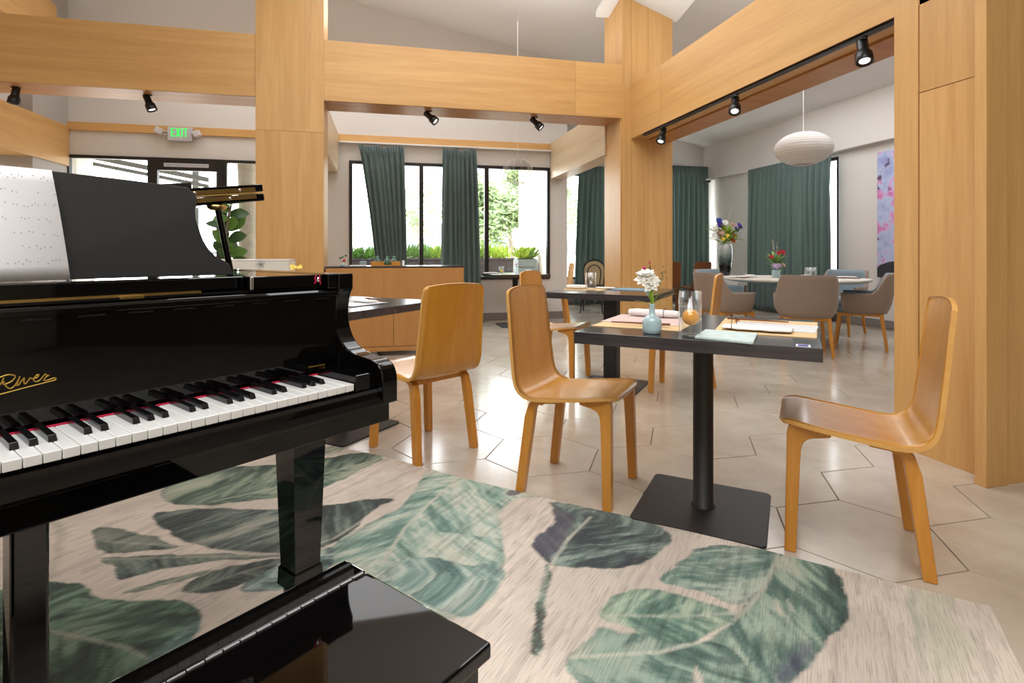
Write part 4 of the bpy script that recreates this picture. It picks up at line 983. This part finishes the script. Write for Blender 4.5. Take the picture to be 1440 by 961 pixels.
# tall glass candle tube with amber oil ball
g = empty('oil_candle', (1.028, 1.706, .7303), label='tall clear glass cylinder with a glowing amber ball inside', cat='candle')
MB().lathe([(.0385, 0), (.0385, .158), (.0365, .158), (.0365, .0)], 40).build('glass_tube', 'clear_glass', g)
MB().lathe([(.001, .0), (.036, .0), (.036, .012), (.001, .014)], 32).build('glass_foot', 'clear_glass', g)
MB().ball((.003, 0, .068), (.030, .030, .028), n=24, m=16).build('amber_ball', 'amber', g)
MB().tube([(0, 0, .014), (.002, 0, .041)], .004, 8).build('stem', 'clear_glass', g)
MB().lathe([(.005, .094), (.007, .102), (.003, .106), (.001, .106)], 12, .004, 0).build('wick_holder', 'clear_glass', g)
# placemats, menus, napkins and brushes on the near table
ZT = .7303
def slab(name, mat, pts, z0, z1, label, cat, parent=None, group=None, bevel=.0):
    o = MB().prism(pts, 'xy', z0, z1).build(name, mat, parent, bevel); return tag(o, label, cat, group)
slab('placemat', 'mat_tan', [(1.170, 1.785), (1.470, 2.150), (1.745, 1.925), (1.425, 1.575)][::-1], ZT, ZT + .0025, 'tan placemat at the right side of the near table', 'placemat')
slab('menu_card', 'menu_print', [(1.30, 1.86), (1.44, 2.02), (1.65, 1.815), (1.50, 1.665)][::-1], ZT + .003, ZT + .0045, 'greyish printed menu lying across the right placemat', 'menu')
slab('placemat', 'mat_tan', [(.80, 2.05), (1.10, 2.38), (1.36, 2.16), (1.06, 1.83)][::-1], ZT, ZT + .0025, 'tan placemat at the left side of the near table', 'placemat')
slab('menu_card', 'mat_pink', [(.88, 2.15), (1.08, 2.38), (1.32, 2.18), (1.12, 1.95)][::-1], ZT + .003, ZT + .0045, 'pinkish printed menu on the left placemat', 'menu')
slab('folded_leaflet', 'mint_print', [(1.02, 1.665), (1.15, 1.805), (1.272, 1.675), (1.135, 1.515)][::-1], ZT, ZT + .010, 'folded mint-green leaflet at the front edge of the near table', 'leaflet', bevel=.003)
st = slab('table_sticker', 'sticker_white', [(a + .014, b_ + .036) for a, b_ in ((1.228, 1.421), (1.262, 1.461), (1.292, 1.434), (1.258, 1.394))][::-1], ZT, ZT + .0005, 'small white and blue sticker at the corner of the near table', 'sticker')
slab('blue_band', 'sticker_blue', [(a + .014, b_ + .036) for a, b_ in ((1.236, 1.422), (1.262, 1.452), (1.284, 1.433), (1.258, 1.403))][::-1], ZT + .0005, ZT + .0008, None, None, st)
def napkin(loc, ang, L_, W_, H_, label, seed=1):
    o = empty('rolled_napkin', loc, ang, label=label, cat='napkin'); n1_, n2_ = 16, 12; vs = []; fs = []; rd = random.Random(seed)
    for i in range(n1_ + 1):
        x = (i / n1_ - .5) * L_; s_ = 1 - .22 * (2 * i / n1_ - 1) ** 4 + .05 * math.sin(i * 1.7 + seed)
        for j in range(n2_):
            a = 2 * math.pi * j / n2_; vs.append((x, math.cos(a) * W_ / 2 * s_ + .003 * math.sin(i * .9), H_ / 2 + math.sin(a) * H_ / 2 * s_))
    for i in range(n1_):
        for j in range(n2_): a = i * n2_ + j; b_ = i * n2_ + (j + 1) % n2_; fs.append([a, b_, b_ + n2_, a + n2_])
    m_ = MB().add(vs, fs, 0, True); m_.add(vs[:n2_], [list(range(n2_))[::-1]]); m_.add(vs[-n2_:], [list(range(n2_))]); m_.build('roll', 'cloth_white', o)
    return o
def ring(parent, x, r, z): MB().tube([(x, r * math.cos(t), z + r * .75 * math.sin(t)) for t in [2 * math.pi * k / 20 for k in range(20)]], .0012, 5, closed=True).build('napkin_string', 'black_metal', parent)
o = napkin((1.345, 1.775, ZT + .005), R(-44), .235, .125, .014, 'white napkin roll on the right placemat of the near table'); ring(o, -.08, .060, .008)
o = napkin((1.17, 2.24, ZT + .005), R(-44), .22, .06, .034, 'white napkin roll on the left placemat behind the bud vase', 3); ring(o, .05, .031, .018)
def stick_pair(loc, ang, L_, label):
    o = empty('chopsticks', loc, ang, label=label, cat='chopsticks')
    for s_ in (-1, 1): MB().tube([(-L_ / 2, s_ * .006, .004), (L_ / 2, s_ * .003, .003)], [.0038, .002], 6).build('chopstick', 'walnut', o)
    MB().box(-L_ / 2 + .03, -L_ / 2 + .045, -.016, .016, -.006, .0).build('rest', 'leg', o, .002)
    return o
stick_pair((1.49, 1.965, ZT + .011), R(-46), .23, 'dark chopsticks on the far edge of the right placemat')
stick_pair((.985, 2.0, ZT + .009), R(-38 + 180), .23, 'dark chopsticks on the left placemat near the bud vase')

# second table settings
bud_vase((2.02, 3.93, .7303), 'tall-necked pale bud vase on the second table, before the far column')
f = empty('flower_sprig', (2.02, 3.93, .834), label='pink buds on thin stems in the second table vase', cat='flower')
mb = MB(); mb.tube([(0, 0, -.03), (-.01, 0, .05), (-.045, 0, .06)], .0018, 5); mb.tube([(0, 0, -.02), (.005, .0, .06), (-.003, .0, .10)], .0018, 5); mb.build('stem', 'leaf_dark', f)
MB().tube([(0, 0, -.02), (.02, 0, .05), (.065, 0, .11)], .0014, 5).build('twig', 'twig', f)
MB().ball((-.05, 0, .068), (.014, .014, .015)).build('blossom', 'petal_pink', f); MB().ball((-.003, 0, .112), (.008, .008, .01)).build('blossom', 'petal_pink', f)
for k in range(7):
    m_ = MB(); a = k * 1.1; leaf_mb(m_, (0, 0, .01 + .006 * k), (-.02 + .03 * math.cos(a), .02 * math.sin(a), .055 + .006 * k), .004); m_.build('leaf', 'leaf_dark', f)
def tumbler(loc, r, h, label, fill=None):
    o = empty('drinking_glass', loc, label=label, cat='glass')
    MB().lathe([(r * .93, .006), (r, h), (r - .002, h), (r * .93 - .002, .008)], 28).build('wall', 'clear_glass', o); MB().lathe([(.001, 0), (r * .93, 0), (r * .93, .008), (.001, .008)], 28).build('bottom', 'clear_glass', o)
    if fill: MB().ball((0, 0, r * .6 + .01), r * .6, n=12, m=8).build('candle', fill, o)
    return o
tumbler((1.53, 3.93, .7303), .042, .14, 'tall clear glass on the second black table')
slab('placemat', 'mat_tan', [(1.36, 4.12), (1.56, 4.36), (1.80, 4.16), (1.60, 3.92)][::-1], ZT, ZT + .0025, 'tan placemat at the left of the second table', 'placemat')
slab('placemat', 'blue_cloth', [(1.72, 4.00), (1.90, 4.21), (2.10, 4.04), (1.92, 3.83)][::-1], ZT, ZT + .004, 'blue-grey folded mat at the right of the second table', 'placemat')
napkin((1.50, 4.16, ZT + .003), R(-30), .16, .07, .034, 'white napkin on the left placemat of the second table', 5)
napkin((1.72, 4.1, ZT + .003), R(-44), .15, .05, .016, 'white napkin behind the glass on the second table', 6)
# half hidden table
slab('placemat', 'mat_tan', [(-.33, 2.98), (-.13, 3.22), (-.36, 3.42), (-.56, 3.18)][::-1], ZT, ZT + .0025, 'tan placemat beside the piano on the half hidden table', 'placemat')
slab('menu_card', 'menu_print', [(-.16, 3.04), (.02, 3.26), (-.13, 3.39), (-.31, 3.17)][::-1], ZT + .003, ZT + .0045, 'pale menu on the half hidden table', 'menu')
napkin((-.12, 3.30, ZT + .005), R(-50), .2, .08, .016, 'white napkin on the half hidden table', 8)
stick_pair((-.05, 3.36, ZT + .011), R(-60), .23, 'dark chopsticks lying across the half hidden table')
bud_vase((-.52, 3.55, .7303), 'pale bud vase behind the corner of the piano', 1.05)
f = empty('flower_sprig', (-.52, 3.55, .868), label='cream and yellow flowers rising just above the piano corner', cat='flower')
MB().tube([(0, 0, -.03), (0, 0, .03)], .002, 5).build('stem', 'leaf_dark', f); mb = MB(); rd = random.Random(4)
for k in range(7): petal_mb(mb, (rd.uniform(-.03, .03), rd.uniform(-.02, .02), .06 + rd.uniform(-.01, .015)), (rd.uniform(-.5, .5), -1, .8), .016, .006, 6, 0, .4, k)
mb.build('blossom', 'petal_yellow', f)
# back window table
tumbler((1.62, 7.62, .7303), .036, .10, 'glass with a yellow candle on the back window table', 'petal_yellow')
napkin((1.46, 7.6, ZT), R(10), .2, .09, .02, 'crumpled white napkin on the back window table', 9); napkin((2.02, 7.62, ZT), R(40), .14, .06, .05, 'folded white napkin standing on the back window table', 11)
tag(MB().lathe([(.001, 0), (.022, 0), (.026, .02), (.016, .045), (.010, .06), (.011, .065), (.001, .06)], 20).build('glass_bud_vase', 'clear_glass', None, loc=(1.84, 7.58, .7303)), 'little glass bud vase on the back window table', 'vase')
f = empty('flower_sprig', (1.84, 7.58, .79), label='single pink bloom in the little glass vase by the window', cat='flower'); MB().tube([(0, 0, -.03), (-.01, 0, .06)], .0018, 5).build('stem', 'leaf_dark', f); MB().ball((-.01, 0, .07), .013).build('blossom', 'petal_pink', f)
# red berry twig left of the tray
tag(MB().lathe([(.001, 0), (.018, 0), (.02, .02), (.008, .03), (.001, .03)], 14).build('twig_pot', 'celadon', None, loc=(-.40, 5.66, .8895)), 'tiny pale pot on the left end of the sideboard', 'vase')
f = empty('berry_twig', (-.40, 5.66, .915), label='twig with red berries and dark leaves on the sideboard', cat='twig'); mb = MB(); mb.tube([(0, 0, 0), (.01, 0, .03), (.03, 0, .08)], .0014, 5); mb.tube([(0, 0, 0), (-.02, 0, .04), (-.04, 0, .07)], .0014, 5); mb.build('stem', 'twig', f)
MB().ball((.015, -.01, .03), (.014, .012, .014)).build('berry', 'petal_red', f)
for c in ((-.02, 0, .055), (.03, 0, .08), (.0, 0, .065)): MB().ball(c, (.013, .01, .009)).build('leaf', 'leaf_dark', f)

# ------------------------------------------------------------------ white planter box in front of the left column
pb = empty('white_counter', (0, 0, 0), label='low white counter with a grey flower emblem before the left column', cat='counter')
bx('body', 'stucco', -2.3, -.80, 5.02, 5.40, 0, .948, pb, .004)
bx('top_slab', 'white_trim', -2.30, -.80, 5.02, 5.40, .949, .965, pb, .003)
mb = MB()
for k in range(5): a = 2 * math.pi * k / 5 + .3; mb.tube([(-1.02, 5.0175, .925), (-1.02 + .03 * math.cos(a - .3), 5.0175, .925 + .03 * math.sin(a - .3)), (-1.02 + .034 * math.cos(a + .3), 5.0175, .925 + .034 * math.sin(a + .3)), (-1.02, 5.0175, .925)], .0014, 5)
mb.build('flower_emblem', 'ink', pb)

# ------------------------------------------------------------------ round table and armchairs
T0 = (4.58, 5.40)
rt = empty('round_table', (T0[0], T0[1], 0), label='large round pale blue dining table in the right-hand dining area', cat='table')
MB().lathe([(.001, .70), (.70, .70), (.742, .712), (.750, .722), (.750, .730), (.745, .735), (.001, .735)], 64, mat=0).build('table_top', 'table_blue', rt)
MB().lathe([(.7515, .716), (.7535, .719), (.7535, .733), (.7515, .735), (.745, .7355)], 64).build('pale_rim', 'table_rim', rt)
MB().lathe([(.001, .012), (.30, .012), (.30, .03), (.26, .05), (.11, .12), (.09, .3), (.12, .6), (.3, .699), (.001, .699)], 40).build('pedestal', 'table_blue', rt)
def make_arm():
    c = empty('armchair'); nT, nZ = 36, 8; th = .032
    def rowpt(t, k, off):
        a = R(-118 + 236 * t); ca, sa = math.cos(a), math.sin(a); ex = .58
        rx, ry = .285 - off, .275 - off
        x = -rx * math.copysign(abs(ca) ** (ex if ca > 0 else 1), ca) * (1 if ca > 0 else 1.25) ; y = ry * math.copysign(abs(sa) ** ex, sa)
        q_ = min(1, max(0, (.345 - abs(t - .5)) / .155)); sm = q_ * q_ * (3 - 2 * q_)
        ztop = .60 + .205 * sm; z0 = .385; f = k / nZ; z = z0 + (ztop - z0) * f
        under = .16 * (1 - f) ** 4; fl_ = 1 + .12 * f * (.4 + .6 * sm) - under
        return Vector((x * fl_, y * (1 + .05 * f - under), z))
    out = [rowpt(t / nT, k, 0) for t in range(nT + 1) for k in range(nZ + 1)]; inn = [rowpt(t / nT, k, th) for t in range(nT + 1) for k in range(nZ + 1)]
    W_ = nZ + 1; N_ = len(out); fo_ = []; fi = []; ft = []
    for t in range(nT):
        for k in range(nZ):
            a = t * W_ + k; fo_.append([a, a + W_, a + W_ + 1, a + 1]); fi.append([N_ + a, N_ + a + 1, N_ + a + W_ + 1, N_ + a + W_])
        a = t * W_ + nZ; ft.append([a, a + W_, N_ + a + W_, N_ + a]); a = t * W_; ft.append([a, N_ + a, N_ + a + W_, a + W_])
    for t in (0, nT):
        for k in range(nZ): a = t * W_ + k; ft.append([a, a + 1, N_ + a + 1, N_ + a])
    mb = MB().add(out + inn, fo_ + ft, 0, True); mb.f += fi; mb.m += [1] * len(fi); mb.s += [True] * len(fi); mb.build('tub_shell', ['taupe', 'slate'], c)
    MB().lathe([(.001, .38), (.235, .38), (.245, .40), (.245, .44), (.22, .462), (.001, .468)], 28, ax=Matrix.Diagonal((1, .96, 1, 1))).build('seat_cushion', 'slate', c)
    MB().box(-.20, .21, -.20, -.17, .355, .385).box(-.20, .21, .17, .20, .355, .385).box(.18, .21, -.17, .17, .355, .385).box(-.20, -.17, -.17, .17, .355, .385).build('seat_frame', 'leg', c, .004)
    for sx in (-1, 1):
        for sy in (-1, 1):
            m_ = MB(); x0, y0 = sx * .185, sy * .185; x1, y1 = sx * .235 - .0, sy * .215
            vs = [(x + dx * w_, y + dy * w_, z) for x, y, z, w_ in ((x0, y0, .385, .019), (x1, y1, 0, .012)) for dx, dy in ((-1, -1), (1, -1), (1, 1), (-1, 1))]
            m_.add(vs, [(0, 1, 2, 3), (7, 6, 5, 4), (0, 4, 5, 1), (1, 5, 6, 2), (2, 6, 7, 3), (3, 7, 4, 0)]); m_.build('leg', 'leg', c, .004)
    return c
ac = make_arm()
def aim(x, y): return math.degrees(math.atan2(T0[1] - y, T0[0] - x))
GA = 'taupe and slate armchairs round the big table'
for x, y, lb in ((4.16, 4.76, 'armchair with its taupe back to us, nearest side of the round table'), (3.70, 5.40, 'armchair at the left of the round table, seen side-on behind a wooden chair'), (5.02, 4.93, 'armchair at the right of the round table, partly behind the near column'),
                 (4.258, 6.30, 'armchair at the far left of the round table near the tall vase'), (5.62, 5.85, 'armchair at the far right of the round table with slate inside showing')):
    put(ac, x, y, aim(x, y), lb, 'armchair', GA)
# centrepiece
cp = (4.42, 5.50)
tag(MB().lathe([(.001, 0), (.04, 0), (.045, .01), (.045, .085), (.042, .09), (.001, .085)], 24).build('flower_pot', 'celadon', None, loc=(cp[0], cp[1], .7355)), 'small pale pot at the centre of the round table', 'vase')
def bouquet(loc, R_, H_, spec, label, twigs=0, leafmat='leaf_green', seed=3, nl=26):
    f = empty('bouquet', loc, label=label, cat='flowers'); rd = random.Random(seed); mb = MB()
    for k in range(12):
        a = rd.uniform(0, 6.28); r_ = R_ * rd.uniform(.2, .8); mb.tube([(0, 0, -.04), (.3 * r_ * math.cos(a), .3 * r_ * math.sin(a), H_ * .3), (r_ * math.cos(a), r_ * math.sin(a), H_ * rd.uniform(.5, .9))], .0025, 5)
    mb.build('stems', 'leaf_dark', f)
    for k in range(nl):
        a = rd.uniform(0, 6.28); h = rd.uniform(0, .8) * H_; r_ = R_ * rd.uniform(.6, 1.15); m_ = MB(); leaf_mb(m_, (.2 * r_ * math.cos(a), .2 * r_ * math.sin(a), h * .6), (r_ * math.cos(a), r_ * math.sin(a), h + rd.uniform(-.02, .06)), R_ * .13, bend=.15); m_.build('leaf', leafmat if k % 3 else 'leaf_lime', f)
    for (mat, dx, dz, r_) in spec:
        if R_ > .3: dx *= 1.25; dz *= 1.15; r_ *= 1.35
        dy = -R_ * .35; m_ = MB()
        petal_mb(m_, (dx, dy, dz), (dx * 2, -1, .6), r_, r_ * .42, 8, 0, .2, seed); petal_mb(m_, (dx, dy - .004, dz), (dx * 2, -1, .7), r_ * .7, r_ * .34, 7, 0, .7, seed + 1); m_.ball((dx, dy - .002, dz), r_ * .35, n=8, m=5); m_.build('blossom', mat, f)
    if twigs:
        mb = MB()
        for k in range(twigs):
            a = rd.uniform(0, 6.28); x1 = R_ * .5 * math.cos(a) + rd.uniform(-.02, .02); y1 = R_ * .3 * math.sin(a); z1 = H_ * rd.uniform(1.2, 1.7); mb.tube([(0, 0, .02), (x1 * .5, y1 * .5, z1 * .6), (x1, y1, z1)], .002, 5)
            for q_ in range(6): t = rd.uniform(.45, 1); mb.ball((x1 * t + rd.uniform(-.012, .012), y1 * t, z1 * t), .006, n=5, m=4)
        mb.build('dry_twigs', 'twig_pale', f)
    return f
bouquet((cp[0], cp[1], .82), .13, .22, (('petal_red', .05, .21, .04), ('petal_red', .0, .20, .032), ('petal_red', -.10, .155, .03), ('petal_lilac', -.05, .05, .045), ('petal_lilac', .0, .06, .035), ('petal_blush', .06, .06, .03)), 'small bouquet with red and lilac flowers on the round table', 3, seed=5, nl=34)
tumbler((4.70, 5.32, .7355), .04, .12, 'left of two clear glasses beside the centrepiece'); tumbler((4.80, 5.36, .7355), .038, .12, 'right of two clear glasses beside the centrepiece')
for x, y, a, lb in ((4.02, 5.55, 20, 'left'), (4.35, 5.85, 80, 'far left'), (4.98, 5.68, 30, 'far right'), (5.08, 5.18, -50, 'right')):
    slab('placemat', 'walnut' if lb != 'far left' else 'menu_print', [(x + math.cos(R(a + q_)) * .17, y + math.sin(R(a + q_)) * .17) for q_ in (35, 145, 215, 325)], .7358, .7385, 'dark placemat at the %s of the round table' % lb, 'placemat')
    napkin((x, y, .739), R(a), .20, .07, .018, 'white napkin on the %s placemat of the round table' % lb, int(x * 10))

# tall vase with mixed bouquet on a white plinth
vx, vy = 5.98, 8.76
tag(bx('plinth', 'white_trim', vx - .16, vx + .16, vy - .16, vy + .16, 0, .62, None, .004), 'white plinth under the tall vase in the corner', 'plinth')
vz = MB().lathe([(.001, 0), (.075, 0), (.085, .01), (.105, .15), (.122, .32), (.125, .45), (.118, .53), (.105, .565), (.095, .57), (.085, .56), (.001, .52)], 40).build('floor_vase', 'vase_fade', None, loc=(vx, vy, .6205)); tag(vz, 'tall vase fading from white to black by the right wall', 'vase')
bouquet((vx, vy, 1.18), .34, .44, (('petal_blue', -.16, .36, .05), ('petal_purple', -.14, .29, .05), ('petal_white', -.06, .33, .05), ('petal_blush', .06, .30, .05), ('petal_purple', .17, .28, .06), ('petal_blue', .12, .23, .045), ('petal_white', .18, .20, .05), ('petal_blush', -.13, .17, .06), ('petal_white', -.22, .22, .05), ('petal_yellow', -.02, .12, .045), ('petal_orange', .09, .13, .05), ('petal_orange', .06, .06, .05), ('petal_yellow', -.10, .08, .04), ('petal_white', .10, .16, .04), ('petal_white', -.24, .14, .04)), 'big mixed bouquet of purple, white and orange flowers in the tall vase', 12, 'leaf_lime', 8, 40)

# ------------------------------------------------------------------ bentwood chair
bw = empty('bentwood_chair', (3.475, 8.843, 0), R(-118), label='black bentwood chair with cane back before the green curtain', cat='chair')
hoop = lambda w_, h, x0=-.19: [(x0 - .10 * (z / .46), y, .44 + z) for y, z in [(w_ * math.sin(t) * (1.0 if t else 1), h * (.5 - .5 * math.cos(t)) if False else 0) for t in [0]]]
def arch(w0, w1, h, x0, x1, n=24):
    out = []
    for k in range(n + 1):
        t = math.pi * k / n; y = -math.cos(t) * (w0 + (w1 - w0) * min(1, math.sin(t) * 1.3)); z = h * math.sin(t) ** .62; out.append((x0 + (x1 - x0) * z / h, y, .45 + z))
    return out
MB().tube([(-.215, -.185, 0), (-.19, -.18, .25)] + arch(.17, .24, .45, -.185, -.27) + [(-.19, .18, .25), (-.215, .185, 0)], .014, 8).build('back_hoop', 'spot_black', bw)
MB().tube(arch(.10, .15, .36, -.185, -.255), .010, 8).build('inner_hoop', 'spot_black', bw)
ar = arch(.16, .225, .43, -.187, -.268); MB().add([(x - .002, y, z) for x, y, z in ar] + [(x + .002, y, z) for x, y, z in ar], [list(range(len(ar))), list(range(2 * len(ar) - 1, len(ar) - 1, -1))]).build('cane_back', 'cane', bw)
MB().lathe([(.14, .445), (.195, .44), (.21, .45), (.21, .465), (.195, .472), (.14, .468)], 36).build('seat_ring', 'spot_black', bw); MB().lathe([(.001, .455), (.17, .455), (.17, .466), (.001, .466)], 30).build('cane_seat', 'cane', bw)
for s_ in (-1, 1): MB().tube([(.13, s_ * .13, .45), (.165, s_ * .165, .2), (.19, s_ * .19, 0)], [.015, .013, .010], 8).build('leg', 'spot_black', bw)
MB().tube([(.155 * math.cos(t), .155 * math.sin(t), .27) for t in [2 * math.pi * k / 28 for k in range(28)]], .008, 6, closed=True).build('leg_ring', 'spot_black', bw)

# ------------------------------------------------------------------ outdoors
tag(bx('terrace', 'concrete', -16, 24, VB + .26, 10.5, -.14, -.02), kind='structure'); tag(bx('ground', 'concrete', -30, 40, 10.5, 60, -.2, -.05), kind='structure')
bx('terrace_canopy', 'stucco', -6.5, -.9, VB + .3, 11.5, 2.75, 2.95, kind='structure'); 
bx('wall_outside_left', 'stucco_warm', -5.6, -5.2, 8.4, 11.6, -.05, 2.75, kind='structure')
for i, (x0, x1, lb) in enumerate(((-1.5, .3, 'left'), (.35, 2.45, 'long right'))):
    t = empty('planter_box', ((x0 + x1) / 2, 10.6, 0), label='%s dark planter trough outside the window bay' % lb, cat='planter')
    hw = (x1 - x0) / 2; MB().box(-hw, hw, -.2, .2, -.02, .88).build('trough', 'planter_dark', t, .01); MB().box(-hw - .02, hw + .02, -.22, .22, .88, .92).build('rim', 'planter_dark', t, .004)
t = empty('planter_box', (2.31, 8.95, 0), label='grey slatted planter outside, right of the dark troughs', cat='planter')
for k in range(7): MB().box(-.16, .16, -.16, .16, -.02 + k * .135, .105 + k * .135).build('slat', 'planter_grey', t, .006)
MB().box(-.14, .14, -.14, .14, -.02, .93).build('liner', 'planter_dark', t)
t2_ = empty('plant_pot', (-1.93, 7.62, .001), label='round pale pot by the exit door holding the fiddle-leaf fig', cat='planter'); MB().lathe([(.001, 0), (.17, 0), (.22, .4), (.22, .42), (.19, .42), (.001, .36)], 28).build('pot', 'stucco', t2_)
def tufts(loc, w_, d_, n_, h, mats, label, name='potted_plants', seed=1, cat='plants'):
    f = empty(name, loc, label=label, cat=cat); rd = random.Random(seed); mbs = [MB() for _ in mats]
    for k in range(n_):
        x = rd.uniform(-w_, w_); y = rd.uniform(-d_, d_); mi = int((x / w_ * .5 + .5) * len(mats) + rd.uniform(-.4, .4)); mi = max(0, min(len(mats) - 1, mi)); hh = h * rd.uniform(.4, 1.1)
        leaf_mb(mbs[mi], (x, y, 0), (x + rd.uniform(-.16, .16), y + rd.uniform(-.1, .1), hh), rd.uniform(.008, .022), bend=rd.uniform(-.15, .15), n=3, up=(rd.uniform(-1, 1), 1, .2))
    for m_, q_ in zip(mbs, mats): o = m_.build('foliage', q_, f); o['kind'] = 'stuff'
    return f
tufts((-.6, 10.6, .921), .85, .15, 500, .22, ['leaf_dark', 'leaf_green'], 'green hedge of small leaves in the left trough', seed=1)
tufts((1.40, 10.6, .921), 1.0, .15, 600, .28, ['leaf_green', 'leaf_lime', 'leaf_green', 'leaf_lime'], 'lime and green grasses in the long right trough', seed=2)
tufts((2.31, 8.95, .93), .12, .11, 160, .20, ['leaf_lime', 'leaf_lime', 'leaf_green'], 'yellow-green grasses in the slatted planter', seed=3)
# fiddle-leaf fig
f = empty('fiddle_leaf_fig', (-1.93, 7.62, .425), label='fiddle-leaf fig with broad leaves behind the piano lid prop', cat='plant'); MB().tube([(0, 0, 0), (.02, 0, .5), (-.02, 0, .9), (.03, 0, 1.22)], .016, 8).build('trunk', 'bark', f); rd = random.Random(12)
for k in range(24):
    a = k * 2.4; h = .25 + .95 * k / 24; m_ = MB(); r_ = rd.uniform(.2, .28); leaf_mb(m_, (0, 0, h), (r_ * math.cos(a), r_ * math.sin(a) * .6, h + rd.uniform(-.04, .2)), rd.uniform(.06, .095), bend=.12, n=6, up=(rd.uniform(-.4, .4), -1, rd.uniform(0, .8))); m_.build('leaf', 'leaf_dark' if k % 2 else 'leaf_green', f)
tag(MB().tube([(0, 0, -.05), (.03, 0, 1.5), (-.02, 0, 3.0), (.0, 0, 5.5)], [.20, .18, .17, .15], 20).build('palm_trunk', 'bark', None, loc=(-2.55, 11.4, 0)), 'thick grey palm trunk outside the exit door', 'tree')
# door-side railing and posts
t = empty('railing', (0, 0, 0), label='grey metal railing outside the exit door', cat='railing')
for z in (.55, .75, 1.0): MB().box(-6, -1.6, 12.6, 12.64, z, z + .04).build('rail', 'ext_metal', t)
for u in np.arange(-6, -1.5, .9): MB().box(u, u + .05, 12.59, 12.65, -.05, 1.04).build('post', 'ext_metal', t)
for u in (-3.45, -3.05): tag(bx('steel_post', 'ext_metal', u, u + .10, 11.2, 11.3, -.05, 2.75), 'slim grey steel post under the terrace canopy, ' + ('left one' if u < -3.2 else 'right one'), 'post')
t = empty('roof_beam', (0, 0, 0), label='angled pale steel beam under the canopy outside the left glazing', cat='beam')
MB().prism([(-4.6, 2.62), (-2.9, 2.30), (-2.9, 2.22), (-4.6, 2.54)], 'xz', 10.2, 10.28).build('upper_flange', 'ext_metal', t); MB().prism([(-4.6, 2.50), (-2.9, 2.18), (-2.9, 2.12), (-4.6, 2.44)], 'xz', 10.2, 10.28).build('lower_flange', 'ext_metal', t)
# trees beyond, seen through the bay
def tree(loc, H_, r_, n_, label, seed, mat='leaf_tree', cs=None):
    f = empty('garden_tree', loc, label=label, cat='tree', group=None); rd = random.Random(seed)
    MB().tube([(0, 0, 0), (.1, 0, H_ * .3), (0, 0, H_ * .6)], [.12, .09, .05], 8).build('trunk', 'bark', f); mb = MB()
    blobs = [(rd.uniform(-r_, r_), rd.uniform(-r_ * .6, r_ * .6), H_ * rd.uniform(.45, .95), rd.uniform(.35, .6) * r_) for _ in range(12)]
    for k in range(n_):
        bx_ = blobs[k % 12]; d_ = Vector((rd.gauss(0, 1), rd.gauss(0, 1), rd.gauss(0, 1))).normalized() * bx_[3] * rd.uniform(.4, 1); c = Vector(bx_[:3]) + d_
        t_ = Vector((rd.uniform(-1, 1), rd.uniform(-1, 1), rd.uniform(-.6, .8))).normalized() * rd.uniform(.08, .16); s_ = t_.orthogonal().normalized() * .04; mb.add([c - t_, c + s_, c + t_, c - s_], [(0, 1, 2, 3)])
    o = mb.build('foliage', mat, f); o['kind'] = 'stuff'
    return f
tree((3.75, 16.5, -.05), 3.2, 1.25, 7000, 'bushy green tree outside the right pane of the window bay', 4)
tree((6.5, 22, -.05), 5.4, 1.4, 3000, 'taller grey-green tree outside beside the white pillar', 6)
tree((1.2, 21, -.05), 4.2, 1.0, 700, 'distant sparse tree seen between the two bay curtains', 9)
tree((9.4, 27, -.05), 5.4, 1.6, 1300, 'pale tree outside the narrow dining window', 14)
# low white building far behind
bd = empty('far_building', (0, 0, 0), label='long low white building across the street', cat='building')
bx('wall', 'stucco', -3, 16, 30, 34, -.05, 2.3, bd); bx('roof', 'roof_far', -3.4, 16.4, 29.6, 34.4, 2.3, 2.6, bd)
for u in np.arange(-1, 15, 2.2): bx('window', 'ext_metal', u, u + 1.2, 29.96, 30.0, .9, 1.8, bd)
